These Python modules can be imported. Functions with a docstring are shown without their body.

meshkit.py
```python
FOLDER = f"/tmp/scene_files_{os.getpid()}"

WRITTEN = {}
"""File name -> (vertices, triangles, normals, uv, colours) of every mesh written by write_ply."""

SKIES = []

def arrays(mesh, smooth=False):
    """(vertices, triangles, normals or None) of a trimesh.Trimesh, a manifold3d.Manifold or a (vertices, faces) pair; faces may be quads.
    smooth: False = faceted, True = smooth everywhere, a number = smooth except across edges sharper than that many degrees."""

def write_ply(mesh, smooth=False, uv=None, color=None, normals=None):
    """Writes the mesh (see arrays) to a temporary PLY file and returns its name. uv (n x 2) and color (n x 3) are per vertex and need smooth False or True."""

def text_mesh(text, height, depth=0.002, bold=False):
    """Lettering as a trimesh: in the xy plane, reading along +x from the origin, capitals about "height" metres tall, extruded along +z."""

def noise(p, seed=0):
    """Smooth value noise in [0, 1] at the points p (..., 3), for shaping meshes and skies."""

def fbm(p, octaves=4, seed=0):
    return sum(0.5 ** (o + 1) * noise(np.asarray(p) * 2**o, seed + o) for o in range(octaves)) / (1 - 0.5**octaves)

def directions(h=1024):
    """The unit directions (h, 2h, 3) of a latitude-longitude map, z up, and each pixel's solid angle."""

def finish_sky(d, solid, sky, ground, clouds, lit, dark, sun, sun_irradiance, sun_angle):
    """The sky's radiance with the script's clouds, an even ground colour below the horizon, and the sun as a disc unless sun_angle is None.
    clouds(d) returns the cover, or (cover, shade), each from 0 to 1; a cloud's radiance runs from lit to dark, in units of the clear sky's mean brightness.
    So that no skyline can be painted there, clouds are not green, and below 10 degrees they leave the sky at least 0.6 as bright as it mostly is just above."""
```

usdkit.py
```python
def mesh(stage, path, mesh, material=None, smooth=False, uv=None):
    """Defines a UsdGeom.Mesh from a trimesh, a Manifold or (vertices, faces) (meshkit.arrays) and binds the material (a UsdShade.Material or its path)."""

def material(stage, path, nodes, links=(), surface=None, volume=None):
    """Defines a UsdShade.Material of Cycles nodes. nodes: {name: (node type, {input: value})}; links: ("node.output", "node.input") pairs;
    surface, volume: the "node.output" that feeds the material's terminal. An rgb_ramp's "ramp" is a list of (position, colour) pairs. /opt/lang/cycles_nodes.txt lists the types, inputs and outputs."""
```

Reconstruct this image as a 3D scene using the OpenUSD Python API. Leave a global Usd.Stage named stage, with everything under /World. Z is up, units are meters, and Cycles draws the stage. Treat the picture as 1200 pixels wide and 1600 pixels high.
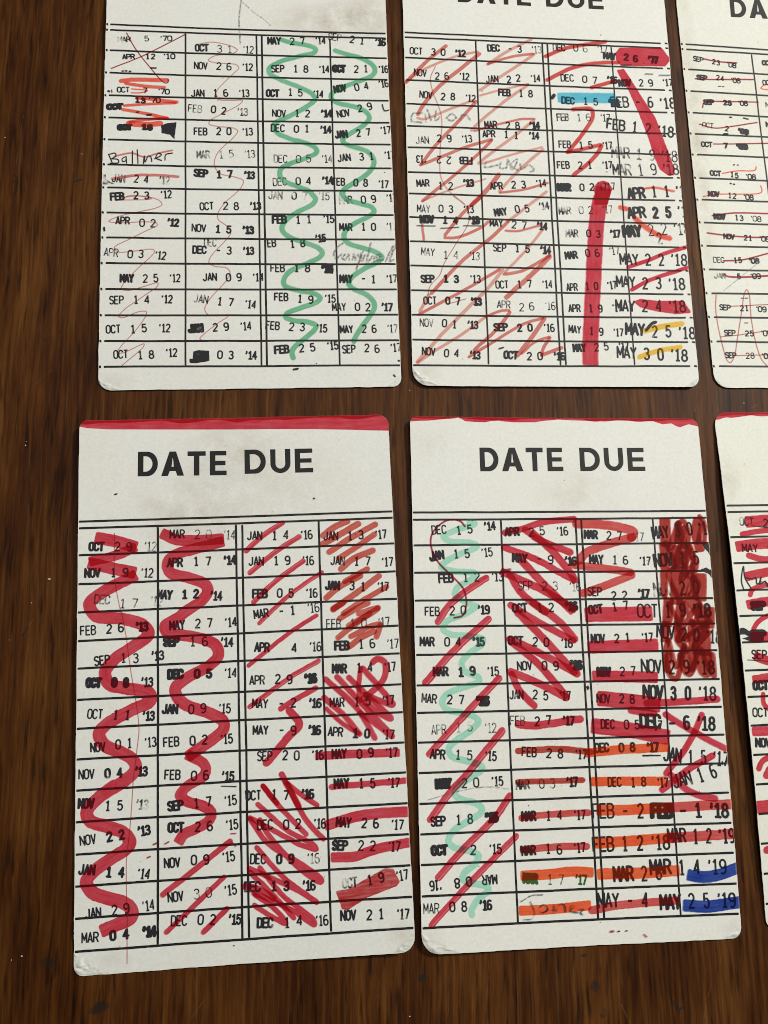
import math, random, numpy as np, trimesh, usdkit, meshkit
from pxr import Usd, UsdGeom, UsdLux, UsdShade, Gf, Sdf
from shapely.geometry import LineString, MultiLineString, Polygon, Point, MultiPolygon, box
from shapely import affinity, union_all
from scipy.spatial import cKDTree

stage = Usd.Stage.CreateInMemory()
UsdGeom.SetStageUpAxis(stage, UsdGeom.Tokens.z)
UsdGeom.SetStageMetersPerUnit(stage, 1.0)
UsdGeom.Xform.Define(stage, '/World')
UsdGeom.Scope.Define(stage, '/World/Looks')
rng = random.Random(7)
MM = 0.001

# ---------------------------------------------------------------- camera, unseen lamp, added fill, exposure
CAM_R = [[0.997377, 0.0, -0.072388], [-0.011612, 0.987051, -0.159989], [0.071451, 0.16041, 0.984461]]  # camera axes (columns: right, up, back)
CAM_H, CAM_F = 0.188486, 1193.57
cam = UsdGeom.Camera.Define(stage, '/World/camera')
m = Gf.Matrix4d(1.0)
for c in range(3):
    for r in range(3):
        m[c, r] = CAM_R[r][c]
m.SetTranslateOnly(Gf.Vec3d(0, 0, CAM_H))
cam.AddTransformOp().Set(m)
FL = 26.0
cam.CreateFocalLengthAttr(FL)
cam.CreateHorizontalApertureAttr(FL * 1200 / CAM_F)
cam.CreateVerticalApertureAttr(FL * 1600 / CAM_F)
cam.CreateClippingRangeAttr(Gf.Vec2f(0.005, 20))
cam.CreateExposureAttr(0.17)


def lamp(name, at, to, size, power, color):
    l = UsdLux.RectLight.Define(stage, '/World/' + name)
    z = np.array(at, float) - np.array(to, float); z /= np.linalg.norm(z)
    x = np.cross([0, 1, 0.01], z); x /= np.linalg.norm(x); y = np.cross(z, x)
    mm = Gf.Matrix4d(*[*x, 0, *y, 0, *z, 0, *at, 1])
    l.AddTransformOp().Set(mm)
    l.CreateWidthAttr(size[0]); l.CreateHeightAttr(size[1])
    l.CreateIntensityAttr(power); l.CreateNormalizeAttr(True)
    l.CreateColorAttr(Gf.Vec3f(*color))
    return l


lamp('unseen_side_lamp', (1.05, 0.72, 1.02), (0.05, 0.02, 0), (0.24, 0.24), 7.4, (1.0, 0.975, 0.905))  # out of view at upper right, placed to throw card shadows to the left
lamp('added_overhead_fill', (0.25, 0.5, 1.7), (0, 0, 0), (1.2, 1.2), 3.3, (1.0, 0.99, 0.95))  # added soft fill from above, stands in for light bounced off the ceiling

# ---------------------------------------------------------------- materials
def mat(name, nodes, links, surface):
    return usdkit.material(stage, '/World/Looks/' + name, nodes, links, surface=surface)


def make_wood():
    nodes = {
        'tc': ('geometry', {}),
        'warpn': ('noise_texture', {'scale': 24.0, 'detail': 5.0}),
        'warp': ('vector_math', {'math_type': 'multiply_add', 'vector2': (0.0030, 0.0, 0.0)}),
        'mp1': ('mapping', {'scale': (980.0, 46.0, 100.0), 'rotation': (0.0, 0.0, 0.02)}),
        'fine': ('noise_texture', {'scale': 1.0, 'detail': 5.0, 'roughness': 0.65}),
        'mp2': ('mapping', {'scale': (170.0, 13.0, 30.0), 'rotation': (0.0, 0.0, 0.03)}),
        'band': ('noise_texture', {'scale': 1.0, 'detail': 4.0, 'roughness': 0.55}),
        'mp3': ('mapping', {'scale': (42.0, 16.0, 10.0)}),
        'blot': ('noise_texture', {'scale': 1.0, 'detail': 4.0, 'roughness': 0.6}),
        'mp4': ('mapping', {'scale': (850.0, 70.0, 100.0), 'rotation': (0.0, 0.0, -0.05)}),
        'pore': ('noise_texture', {'scale': 1.0, 'detail': 2.0}),
        'r1': ('rgb_ramp', {'ramp': [(0.0, (0.0110, 0.0022, 0.0003)), (0.28, (0.026, 0.0066, 0.0008)), (0.43, (0.054, 0.0158, 0.0020)), (0.56, (0.086, 0.0290, 0.0043)), (0.72, (0.130, 0.0500, 0.0095)), (1.0, (0.21, 0.098, 0.024))]}),
        'add1': ('math', {'math_type': 'multiply_add', 'value2': 0.85, 'value3': -0.14}),
        'add2': ('math', {'math_type': 'multiply_add', 'value2': 0.46}),
        'add3': ('math', {'math_type': 'multiply_add', 'value2': 0.72}),
        'off': ('math', {'math_type': 'subtract', 'value2': 0.41}),
        'mp5': ('mapping', {'scale': (1500.0, 28.0, 100.0)}), 'scr': ('noise_texture', {'scale': 1.0, 'detail': 1.0}), 'scm': ('map_range', {'from_min': 0.68, 'from_max': 0.82, 'to_min': 0.0, 'to_max': 0.25, 'clamp': True}),
        'scx': ('mix_color', {'b': (0.20, 0.115, 0.048)}),
        'pm': ('map_range', {'from_min': 0.32, 'from_max': 0.42, 'to_min': 0.42, 'to_max': 1.0, 'clamp': True}),
        'dark': ('mix_color', {'blend_type': 'multiply', 'fac': 1.0}),
        'rough': ('map_range', {'from_min': 0.3, 'from_max': 0.7, 'to_min': 0.46, 'to_max': 0.62}),
        'hsum': ('math', {'math_type': 'multiply_add', 'value2': 0.4}),
        'bump': ('bump', {'strength': 0.35, 'distance': 0.00022}),
        'p': ('principled_bsdf', {'specular_ior_level': 0.13}),
    }
    links = [('tc.position', 'warpn.vector'), ('warpn.color', 'warp.vector1'), ('tc.position', 'warp.vector3'),
             ('warp.vector', 'mp1.vector'), ('mp1.vector', 'fine.vector'), ('warp.vector', 'mp2.vector'), ('mp2.vector', 'band.vector'),
             ('tc.position', 'mp3.vector'), ('mp3.vector', 'blot.vector'), ('warp.vector', 'mp4.vector'), ('mp4.vector', 'pore.vector'),
             ('fine.fac', 'add1.value1'), ('band.fac', 'add2.value1'), ('add1.value', 'add2.value3'), ('blot.fac', 'add3.value1'), ('add2.value', 'add3.value3'),
             ('add3.value', 'off.value1'), ('off.value', 'r1.fac'), ('pore.fac', 'pm.value'), ('r1.color', 'dark.a'), ('pm.result', 'dark.b'), ('dark.result', 'scx.a'), ('warp.vector', 'mp5.vector'), ('mp5.vector', 'scr.vector'), ('scr.fac', 'scm.value'), ('scm.result', 'scx.fac'), ('scx.result', 'p.base_color'),
             ('blot.fac', 'rough.value'), ('rough.result', 'p.roughness'), ('fine.fac', 'hsum.value1'), ('pore.fac', 'hsum.value3'), ('hsum.value', 'bump.height'), ('bump.normal', 'p.normal')]
    return mat('varnished_wood', nodes, links, 'p.BSDF')


def make_paper(name, base, warm):
    nodes = {
        'tc': ('geometry', {}),
        'cloud': ('noise_texture', {'scale': 38.0, 'detail': 5.0, 'roughness': 0.6}),
        'fib': ('noise_texture', {'scale': 1500.0, 'detail': 3.0}),
        'fleck': ('voronoi_texture', {'scale': 520.0}),
        'mx': ('mix_color', {'a': base, 'b': warm}),
        'mr': ('map_range', {'from_min': 0.35, 'from_max': 0.75, 'to_min': 0.0, 'to_max': 1.0}),
        'fm': ('map_range', {'from_min': 0.25, 'from_max': 0.75, 'to_min': 0.93, 'to_max': 1.04}),
        'mul': ('mix_color', {'blend_type': 'multiply', 'fac': 1.0, 'use_clamp': False}),
        'b': ('bump', {'strength': 0.25, 'distance': 0.00006}),
        'bc': ('noise_texture', {'scale': 130.0, 'detail': 4.0}),
        'b2': ('bump', {'strength': 0.25, 'distance': 0.0002}),
        'p': ('principled_bsdf', {'roughness': 0.62, 'specular_ior_level': 0.3}),
    }
    links = [('tc.position', 'cloud.vector'), ('tc.position', 'fib.vector'), ('tc.position', 'bc.vector'), ('cloud.fac', 'mr.value'), ('mr.result', 'mx.fac'),
             ('fib.fac', 'fm.value'), ('mx.result', 'mul.a'), ('fm.result', 'mul.b'), ('mul.result', 'p.base_color'),
             ('fib.fac', 'b.height'), ('bc.fac', 'b2.height'), ('b2.normal', 'b.normal'), ('b.normal', 'p.normal')]
    return mat(name, nodes, links, 'p.BSDF')


def make_stamp_ink(name, color):
    # uv.x = how much ink the stamp left, uv.y = a number that shifts the blotches
    nodes = {
        'tc': ('geometry', {}), 'uv': ('uvmap', {'attribute': 'st'}), 'sp': ('separate_xyz', {}),
        'n1': ('noise_texture', {'scale': 1000.0, 'detail': 4.0, 'roughness': 0.7}),
        'n2': ('noise_texture', {'scale': 430.0, 'detail': 3.0}),
        'm1': ('math', {'math_type': 'multiply_add', 'value2': 1.1, 'value3': -0.52}),
        'm2': ('math', {'math_type': 'multiply_add', 'value2': 1.6}),
        'm3': ('math', {'math_type': 'multiply_add', 'value2': 1.0, 'value3': -0.92}),
        'm4': ('math', {'math_type': 'add'}),
        'cl': ('map_range', {'from_min': -0.02, 'from_max': 0.46, 'to_min': 0.08, 'to_max': 0.97, 'clamp': True}),
        'p': ('principled_bsdf', {'base_color': color, 'roughness': 0.6, 'specular_ior_level': 0.25}),
    }
    links = [('uv.UV', 'sp.vector'), ('tc.position', 'n1.vector'), ('tc.position', 'n2.vector'), ('n1.fac', 'm1.value1'), ('n2.fac', 'm2.value1'), ('m1.value', 'm2.value3'),
             ('m2.value', 'm3.value1'), ('m3.value', 'm4.value1'), ('sp.x', 'm4.value2'), ('m4.value', 'cl.value'), ('cl.result', 'p.alpha')]
    return mat(name, nodes, links, 'p.BSDF')


def make_print_ink():
    nodes = {'tc': ('geometry', {}), 'n': ('noise_texture', {'scale': 1300.0, 'detail': 3.0}),
             'a': ('map_range', {'from_min': 0.28, 'from_max': 0.42, 'to_min': 0.86, 'to_max': 1.0, 'clamp': True}),
             'p': ('principled_bsdf', {'base_color': (0.009, 0.009, 0.0085), 'roughness': 0.6, 'specular_ior_level': 0.3})}
    return mat('printing_ink', nodes, [('tc.position', 'n.vector'), ('n.fac', 'a.value'), ('a.result', 'p.alpha')], 'p.BSDF')


def make_marker(name, ratio, solid, deep, k=1.0):
    split = name.startswith('split')   # a worn chisel tip that leaves a pale line inside the stroke
    # a transparent dye film: light passes it on the way to the card and back; uv = (mm along the stroke, -1..1 across it)
    T = [max(r, 1e-3) ** 0.5 for r in ratio]
    light = [t ** (0.56 / k) for t in T]; dark = [t ** 1.05 for t in T]
    nodes = {
        'uv': ('uvmap', {'attribute': 'st'}), 'sp': ('separate_xyz', {}), 'tc': ('geometry', {}),
        'mp': ('mapping', {'scale': (0.16, 2.6, 1.0)}),
        'n1': ('noise_texture', {'scale': 1.0, 'detail': 4.0, 'roughness': 0.6}),
        'n2': ('noise_texture', {'scale': 170.0, 'detail': 4.0, 'roughness': 0.65}),
        'ab': ('math', {'math_type': 'absolute'}),
        'ed': ('map_range', {'from_min': 0.72, 'from_max': 0.98, 'to_min': 0.0, 'to_max': 0.12, 'clamp': True}),
        's1': ('math', {'math_type': 'multiply_add', 'value2': 1.8 * k, 'value3': -0.82 * k}),
        's2': ('math', {'math_type': 'multiply_add', 'value2': 0.9}),
        's3': ('math', {'math_type': 'add', 'use_clamp': True}),
        'c': ('mix_color', {'a': light, 'b': dark}),
        'g1': ('math', {'math_type': 'add', 'value2': -0.42}), 'g2': ('math', {'math_type': 'absolute'}), 'g3': ('map_range', {'from_min': 0.06, 'from_max': 0.17, 'to_min': 0.72 if split else 0.0, 'to_max': 0.0, 'clamp': True}), 'cg': ('mix_color', {'b': (0.95, 0.72, 0.74)}),
        't': ('transparent_bsdf', {}),
        'd': ('principled_bsdf', {'base_color': deep, 'roughness': 0.5, 'specular_ior_level': 0.3}),
        'mx': ('mix_closure', {'fac': solid}),
    }
    links = [('uv.UV', 'mp.vector'), ('mp.vector', 'n1.vector'), ('tc.position', 'n2.vector'), ('uv.UV', 'sp.vector'), ('sp.y', 'ab.value1'), ('ab.value', 'ed.value'),
             ('n1.fac', 's1.value1'), ('n2.fac', 's2.value1'), ('s1.value', 's2.value3'), ('s2.value', 's3.value1'), ('ed.result', 's3.value2'), ('s3.value', 'c.fac'),
             ('c.result', 'cg.a'), ('sp.y', 'g1.value1'), ('g1.value', 'g2.value1'), ('g2.value', 'g3.value'), ('g3.result', 'cg.fac'), ('cg.result', 't.color'), ('t.BSDF', 'mx.closure1'), ('d.BSDF', 'mx.closure2')]
    return mat(name, nodes, links, 'mx.closure')


def make_pencil():
    nodes = {'tc': ('geometry', {}), 'n': ('noise_texture', {'scale': 1800.0, 'detail': 3.0}),
             'a': ('map_range', {'from_min': 0.40, 'from_max': 0.66, 'to_min': 0.10, 'to_max': 0.80, 'clamp': True}),
             'p': ('principled_bsdf', {'base_color': (0.12, 0.12, 0.125), 'roughness': 0.45})}
    return mat('pencil_graphite', nodes, [('tc.position', 'n.vector'), ('n.fac', 'a.value'), ('a.result', 'p.alpha')], 'p.BSDF')


def make_stain():
    # uv.x = 1 in the middle of the stain, 0 at its rim
    nodes = {'uv': ('uvmap', {'attribute': 'st'}), 'sp': ('separate_xyz', {}), 'tc': ('geometry', {}), 'n': ('noise_texture', {'scale': 160.0, 'detail': 6.0, 'roughness': 0.7}),
             'k': ('map_range', {'from_min': 0.34, 'from_max': 0.72, 'to_min': 0.0, 'to_max': 0.30, 'clamp': True}),
             'm': ('math', {'math_type': 'multiply'}), 'p': ('principled_bsdf', {'base_color': (0.40, 0.29, 0.17), 'roughness': 0.7})}
    return mat('old_stain', nodes, [('uv.UV', 'sp.vector'), ('tc.position', 'n.vector'), ('n.fac', 'k.value'), ('k.result', 'm.value1'), ('sp.x', 'm.value2'), ('m.value', 'p.alpha')], 'p.BSDF')


WOOD = make_wood()
PAPERS = {'TL': make_paper('card_stock_grey_white', (0.745, 0.752, 0.715), (0.72, 0.715, 0.655)), 'TM': make_paper('card_stock_white', (0.762, 0.768, 0.725), (0.745, 0.745, 0.68)),
          'TR': make_paper('card_stock_cream', (0.75, 0.755, 0.69), (0.745, 0.738, 0.635))}
PAPERS['BL'] = PAPERS['TL']; PAPERS['BM'] = PAPERS['TM']; PAPERS['BR'] = PAPERS['TR']
INK = make_stamp_ink('stamp_ink', (0.017, 0.017, 0.021))
GREEN_INK = make_stamp_ink('green_stamp_ink', (0.03, 0.12, 0.02))
PRINT = make_print_ink()
PENCIL = make_pencil()
STAIN = make_stain()
MARK = {  # letter: (name, ratio of reflected light, share of opaque pigment, pigment)
    'R': ('red_marker_ink', (0.74, 0.044, 0.074), 0.16, (0.42, 0.020, 0.036), 1.0),
    'S': ('scarlet_marker_ink', (0.76, 0.085, 0.085), 0.14, (0.44, 0.035, 0.035), 1.0),
    'Q': ('brick_red_marker_ink', (0.70, 0.12, 0.095), 0.12, (0.42, 0.05, 0.04), 1.0),
    'P': ('worn_red_marker_ink', (0.76, 0.21, 0.19), 0.10, (0.45, 0.08, 0.07), 1.0),
    'p2': ('faded_red_marker_ink', (0.84, 0.40, 0.36), 0.06, (0.5, 0.15, 0.13), 1.0),
    'O': ('orange_marker_ink', (1.0, 0.125, 0.040), 0.16, (0.72, 0.05, 0.012), 1.0),
    'H': ('coral_marker_ink', (0.97, 0.14, 0.10), 0.14, (0.68, 0.07, 0.05), 1.0),
    'G': ('green_marker_ink', (0.18, 0.58, 0.34), 0.10, (0.13, 0.30, 0.18), 1.0),
    'M': ('mint_marker_ink', (0.43, 0.86, 0.71), 0.08, (0.22, 0.55, 0.40), 1.0),
    'B': ('blue_marker_ink', (0.020, 0.055, 0.40), 0.22, (0.012, 0.035, 0.24), 1.0),
    'C': ('cyan_marker_ink', (0.12, 0.58, 0.84), 0.12, (0.05, 0.38, 0.62), 1.0),
    'Y': ('amber_marker_ink', (0.98, 0.60, 0.085), 0.12, (0.75, 0.38, 0.05), 1.0),
    'K': ('dark_red_marker_ink', (0.50, 0.040, 0.032), 0.18, (0.24, 0.012, 0.008), 1.0),
    'K2': ('dried_red_marker_ink', (0.56, 0.060, 0.042), 0.18, (0.32, 0.025, 0.016), 1.0),
    'V': ('split_red_marker_ink', (0.76, 0.050, 0.082), 0.14, (0.42, 0.020, 0.036), 1.0),
    'W': ('streaky_red_marker_ink', (0.62, 0.040, 0.045), 0.18, (0.34, 0.02, 0.024), 1.6),
    'X': ('dark_red_pen_ink', (0.34, 0.035, 0.045), 0.2, (0.20, 0.012, 0.018), 1.0),
    'D': ('crimson_pen_ink', (0.46, 0.055, 0.085), 0.2, (0.25, 0.015, 0.03), 1.0),
    'r': ('red_pen_ink', (0.62, 0.16, 0.16), 0.2, (0.35, 0.06, 0.06), 1.0),
}
MARKER = {k: make_marker(*v) for k, v in MARK.items()}
MARKER['I'] = INK; MARKER['p'] = PENCIL; MARKER['i'] = INK

# ---------------------------------------------------------------- scene helpers
used = {}


def numbered(parent, name):
    n = used.get((parent, name), 0); used[(parent, name)] = n + 1
    return f'{parent}/{name}' + (f'_{n:03d}' if n else '')


def thing(name, label, cat, group=None, at=(0, 0, 0), rot=0.0):
    x = UsdGeom.Xform.Define(stage, numbered('/World', name))
    x.AddTranslateOp().Set(Gf.Vec3d(*at)); x.AddRotateZOp().Set(math.degrees(rot))
    pr = x.GetPrim(); pr.SetCustomDataByKey('label', label); pr.SetCustomDataByKey('category', cat)
    if group: pr.SetCustomDataByKey('group', group)
    return str(pr.GetPath())


def part(parent, name, v, f, material, uv=None, label=None, kind=None, smooth=False):
    me = usdkit.mesh(stage, numbered(parent, name), (v, f), material, smooth=smooth, uv=uv)
    me.CreateDoubleSidedAttr(True)
    if label: me.GetPrim().SetCustomDataByKey('label', label)
    if kind: me.GetPrim().SetCustomDataByKey('kind', kind)
    return str(me.GetPath())


W, H, TH = 76.2, 127.0, 0.30


def lift(l, u, v):
    s = np.clip(u / W + .5, 0, 1); t = np.clip(v / H + .5, 0, 1)
    a, b, c, d = (1 - s) ** 2, s ** 2, (1 - t) ** 2, t ** 2
    return l[0] * a * d + l[1] * b * d + l[2] * a * c + l[3] * b * c + l[4] * (1 - s) ** 3 * 4 * t * (1 - t) + l[5] * s ** 3 * 4 * t * (1 - t)


def polys(g):
    return [q for q in (getattr(g, 'geoms', [g]))if isinstance(q, Polygon) and q.area > 1e-4]


def triangulate(g, edge):
    vs, fs, n = [], [], 0
    for q in polys(g):
        try:
            v, f = trimesh.creation.triangulate_polygon(q, engine='earcut')
        except Exception:
            continue
        if len(f) == 0: continue
        if edge:
            v3, f = trimesh.remesh.subdivide_to_size(np.c_[v, np.zeros(len(v))], f, max_edge=edge, max_iter=14); v = v3[:, :2]
        vs.append(v); fs.append(f + n); n += len(v)
    return (np.vstack(vs), np.vstack(fs)) if vs else (None, None)


class Card:
    def __init__(self, key, path, l):
        self.key, self.path, self.l, self.layer = key, path, l, 0
        self.inner = box(-W / 2 + .08, -H / 2 + .08, W / 2 - .08, H / 2 - .08).buffer(-1.6).buffer(1.6)

    def ink(self, name, g, z, material, uv=None, edge=3.0, label=None, kind=None, parent=None):
        """A film of ink: the flat shape g (card millimetres) laid on the bent card, z millimetres above it."""
        g = g.intersection(self.inner)
        v, f = triangulate(g, edge)
        if v is None: return
        st = uv(v) if uv else None
        p = np.c_[v, lift(self.l, v[:, 0], v[:, 1]) + TH + z] * MM
        a = np.cross(p[f[:, 1]] - p[f[:, 0]], p[f[:, 2]] - p[f[:, 0]])[:, 2] < 0
        f[a] = f[a][:, ::-1]
        return part(parent or self.path, name, p, f, material, st, label, kind)


def smooth_path(pts, step=0.5):
    """Catmull-Rom through the points, resampled."""
    p = np.array(pts, float).reshape(-1, 2)
    if len(p) == 2:
        n = max(2, int(np.linalg.norm(p[1] - p[0]) / step)); t = np.linspace(0, 1, n)[:, None]
        return p[0] + (p[1] - p[0]) * t
    q = np.vstack([2 * p[0] - p[1], p, 2 * p[-1] - p[-2]]); out = []
    for k in range(1, len(q) - 2):
        p0, p1, p2, p3 = q[k - 1:k + 3]
        n = max(2, int(np.linalg.norm(p2 - p1) / step)); t = np.linspace(0, 1, n, endpoint=False)[:, None]
        d = [max(np.linalg.norm(b - a), 1e-6) ** 0.5 for a, b in ((p0, p1), (p1, p2), (p2, p3))]
        m1 = (p2 - p1 + d[1] * ((p1 - p0) / d[0] - (p2 - p0) / (d[0] + d[1])))
        m2 = (p2 - p1 + d[1] * ((p3 - p2) / d[2] - (p3 - p1) / (d[1] + d[2])))
        out.append((2 * t**3 - 3 * t**2 + 1) * p1 + (t**3 - 2 * t**2 + t) * m1 + (-2 * t**3 + 3 * t**2) * p2 + (t**3 - t**2) * m2)
    return np.vstack(out + [p[-1:]])


def wobble(pts, amp, seed, scale=0.25):
    a = meshkit.fbm(np.c_[pts * scale, np.full(len(pts), seed * 3.7)], 3, seed) - .5
    b = meshkit.fbm(np.c_[pts * scale, np.full(len(pts), seed * 9.1 + 5)], 3, seed + 50) - .5
    return pts + np.c_[a, b] * 2 * amp


def rough_edge(g, amp, seed, step=0.35, scale=2.2):
    out = []
    for q in polys(g):
        rings = []
        for ring in (q.exterior, *q.interiors):
            n = max(6, int(ring.length / step))
            c = np.array(ring.coords); d = np.r_[0, np.cumsum(np.hypot(*np.diff(c, axis=0).T))]; t = np.linspace(0, d[-1], n, endpoint=False)
            p = np.c_[np.interp(t, d, c[:, 0]), np.interp(t, d, c[:, 1])]
            rings.append(wobble(p, amp, seed, scale))
        out.append(Polygon(rings[0], [r for r in rings[1:] if len(r) > 5]).buffer(0))
    return union_all(out) if out else Polygon()


# ---------------------------------------------------------------- lettering
def arc(cx, cy, rx, ry, a0, a1, n=7):
    return [(cx + rx * math.cos(math.radians(a)), cy + ry * math.sin(math.radians(a))) for a in np.linspace(a0, a1, n)]


O_ = arc(.5, .72, .5, .28, 0, 180) + arc(.5, .28, .5, .28, 180, 360) + [(1, .72)]
G = {  # a narrow even-stroke alphabet as on rubber date stamps, each letter in a box 1 wide and 1 high
    'A': [[(0, 0), (.5, 1), (1, 0)], [(.18, .3), (.82, .3)]], 'B': [[(0, 0), (0, 1), (.55, 1)] + arc(.55, .77, .4, .23, 80, -90) + [(0, .54)], [(.5, .54)] + arc(.55, .27, .45, .27, 90, -90) + [(0, 0)]],
    'C': [arc(.5, .72, .5, .28, 10, 180) + arc(.5, .28, .5, .28, 180, 350)], 'D': [[(0, 0), (0, 1), (.45, 1)] + arc(.45, .7, .55, .3, 90, 0) + arc(.45, .3, .55, .3, 0, -90) + [(0, 0)]],
    'E': [[(.95, 1), (0, 1), (0, 0), (.95, 0)], [(0, .52), (.8, .52)]], 'F': [[(.95, 1), (0, 1), (0, 0)], [(0, .52), (.8, .52)]],
    'J': [[(.85, 1), (.85, .28)] + arc(.43, .28, .42, .28, 0, -175)], 'L': [[(0, 1), (0, 0), (.9, 0)]], 'M': [[(0, 0), (0, 1), (.5, .3), (1, 1), (1, 0)]], 'N': [[(0, 0), (0, 1), (1, 0), (1, 1)]],
    'O': [O_], 'P': [[(0, 0), (0, 1), (.5, 1)] + arc(.5, .74, .5, .26, 90, -90) + [(0, .48)]], 'R': [[(0, 0), (0, 1), (.5, 1)] + arc(.5, .75, .48, .25, 90, -90) + [(0, .5)], [(.5, .5), (1, 0)]],
    'S': [arc(.5, .76, .48, .24, 15, 180) + [(.1, .62), (.9, .4)] + arc(.5, .24, .48, .24, 0, -165)], 'T': [[(0, 1), (1, 1)], [(.5, 1), (.5, 0)]], 'U': [[(0, 1), (0, .3)] + arc(.5, .3, .5, .3, 180, 360) + [(1, 1)]],
    'V': [[(0, 1), (.5, 0), (1, 1)]], 'Y': [[(0, 1), (.5, .48), (1, 1)], [(.5, .48), (.5, 0)]], '0': [O_], '1': [[(.15, .8), (.52, 1), (.52, 0)], [(.15, 0), (.9, 0)]],
    '2': [arc(.5, .72, .47, .28, 165, 0) + [(.93, .62), (0, 0), (1, 0)]], '3': [arc(.47, .77, .44, .23, 160, -60, 9) + [(.4, .54)], [(.4, .54)] + arc(.47, .27, .5, .27, 75, -160, 9)],
    '4': [[(.72, 0), (.72, 1), (0, .3), (1, .3)]], '5': [[(.9, 1), (.15, 1), (.08, .55)] + arc(.47, .33, .5, .33, 130, -160, 9)], '6': [[(.85, .95), (.5, 1)] + arc(.5, .7, .5, .3, 90, 180, 4) + [(0, .3)] + arc(.5, .29, .5, .29, 180, 520, 13)],
    '7': [[(0, 1), (1, 1), (.4, 0)]], '8': [arc(.5, .76, .42, .24, -90, 270, 13), arc(.5, .26, .5, .27, 90, 450, 13)], '9': [[(.15, .05), (.5, 0)] + arc(.5, .3, .5, .3, -90, 0, 4) + [(1, .7)] + arc(.5, .71, .5, .29, 0, 360, 13)],
    "'": [[(.5, 1), (.5, .86), (.25, .72)]], '-': [[(.1, .48), (.9, .48)]]}
STROKE = {'l': .28, 'f': .38, 'n': .385, 'b': .48, 'x': .60}
TONE = {'l': .46, 'f': .30, 'n': .74, 'b': .84, 'x': .80}


def letters(text, x0, x1, h, w, gap):
    """Polylines of a word that fills x0..x1, its capitals h high and centred on y = 0."""
    n = len(text); cw = (x1 - x0 - w) / (n + gap * (n - 1)); out = []
    for k, ch in enumerate(text):
        ox = x0 + w / 2 + k * cw * (1 + gap)
        for s in G[ch]:
            out.append([(ox + x * cw, (y - .5) * (h - w)) for x, y in s])
    return out


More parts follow.
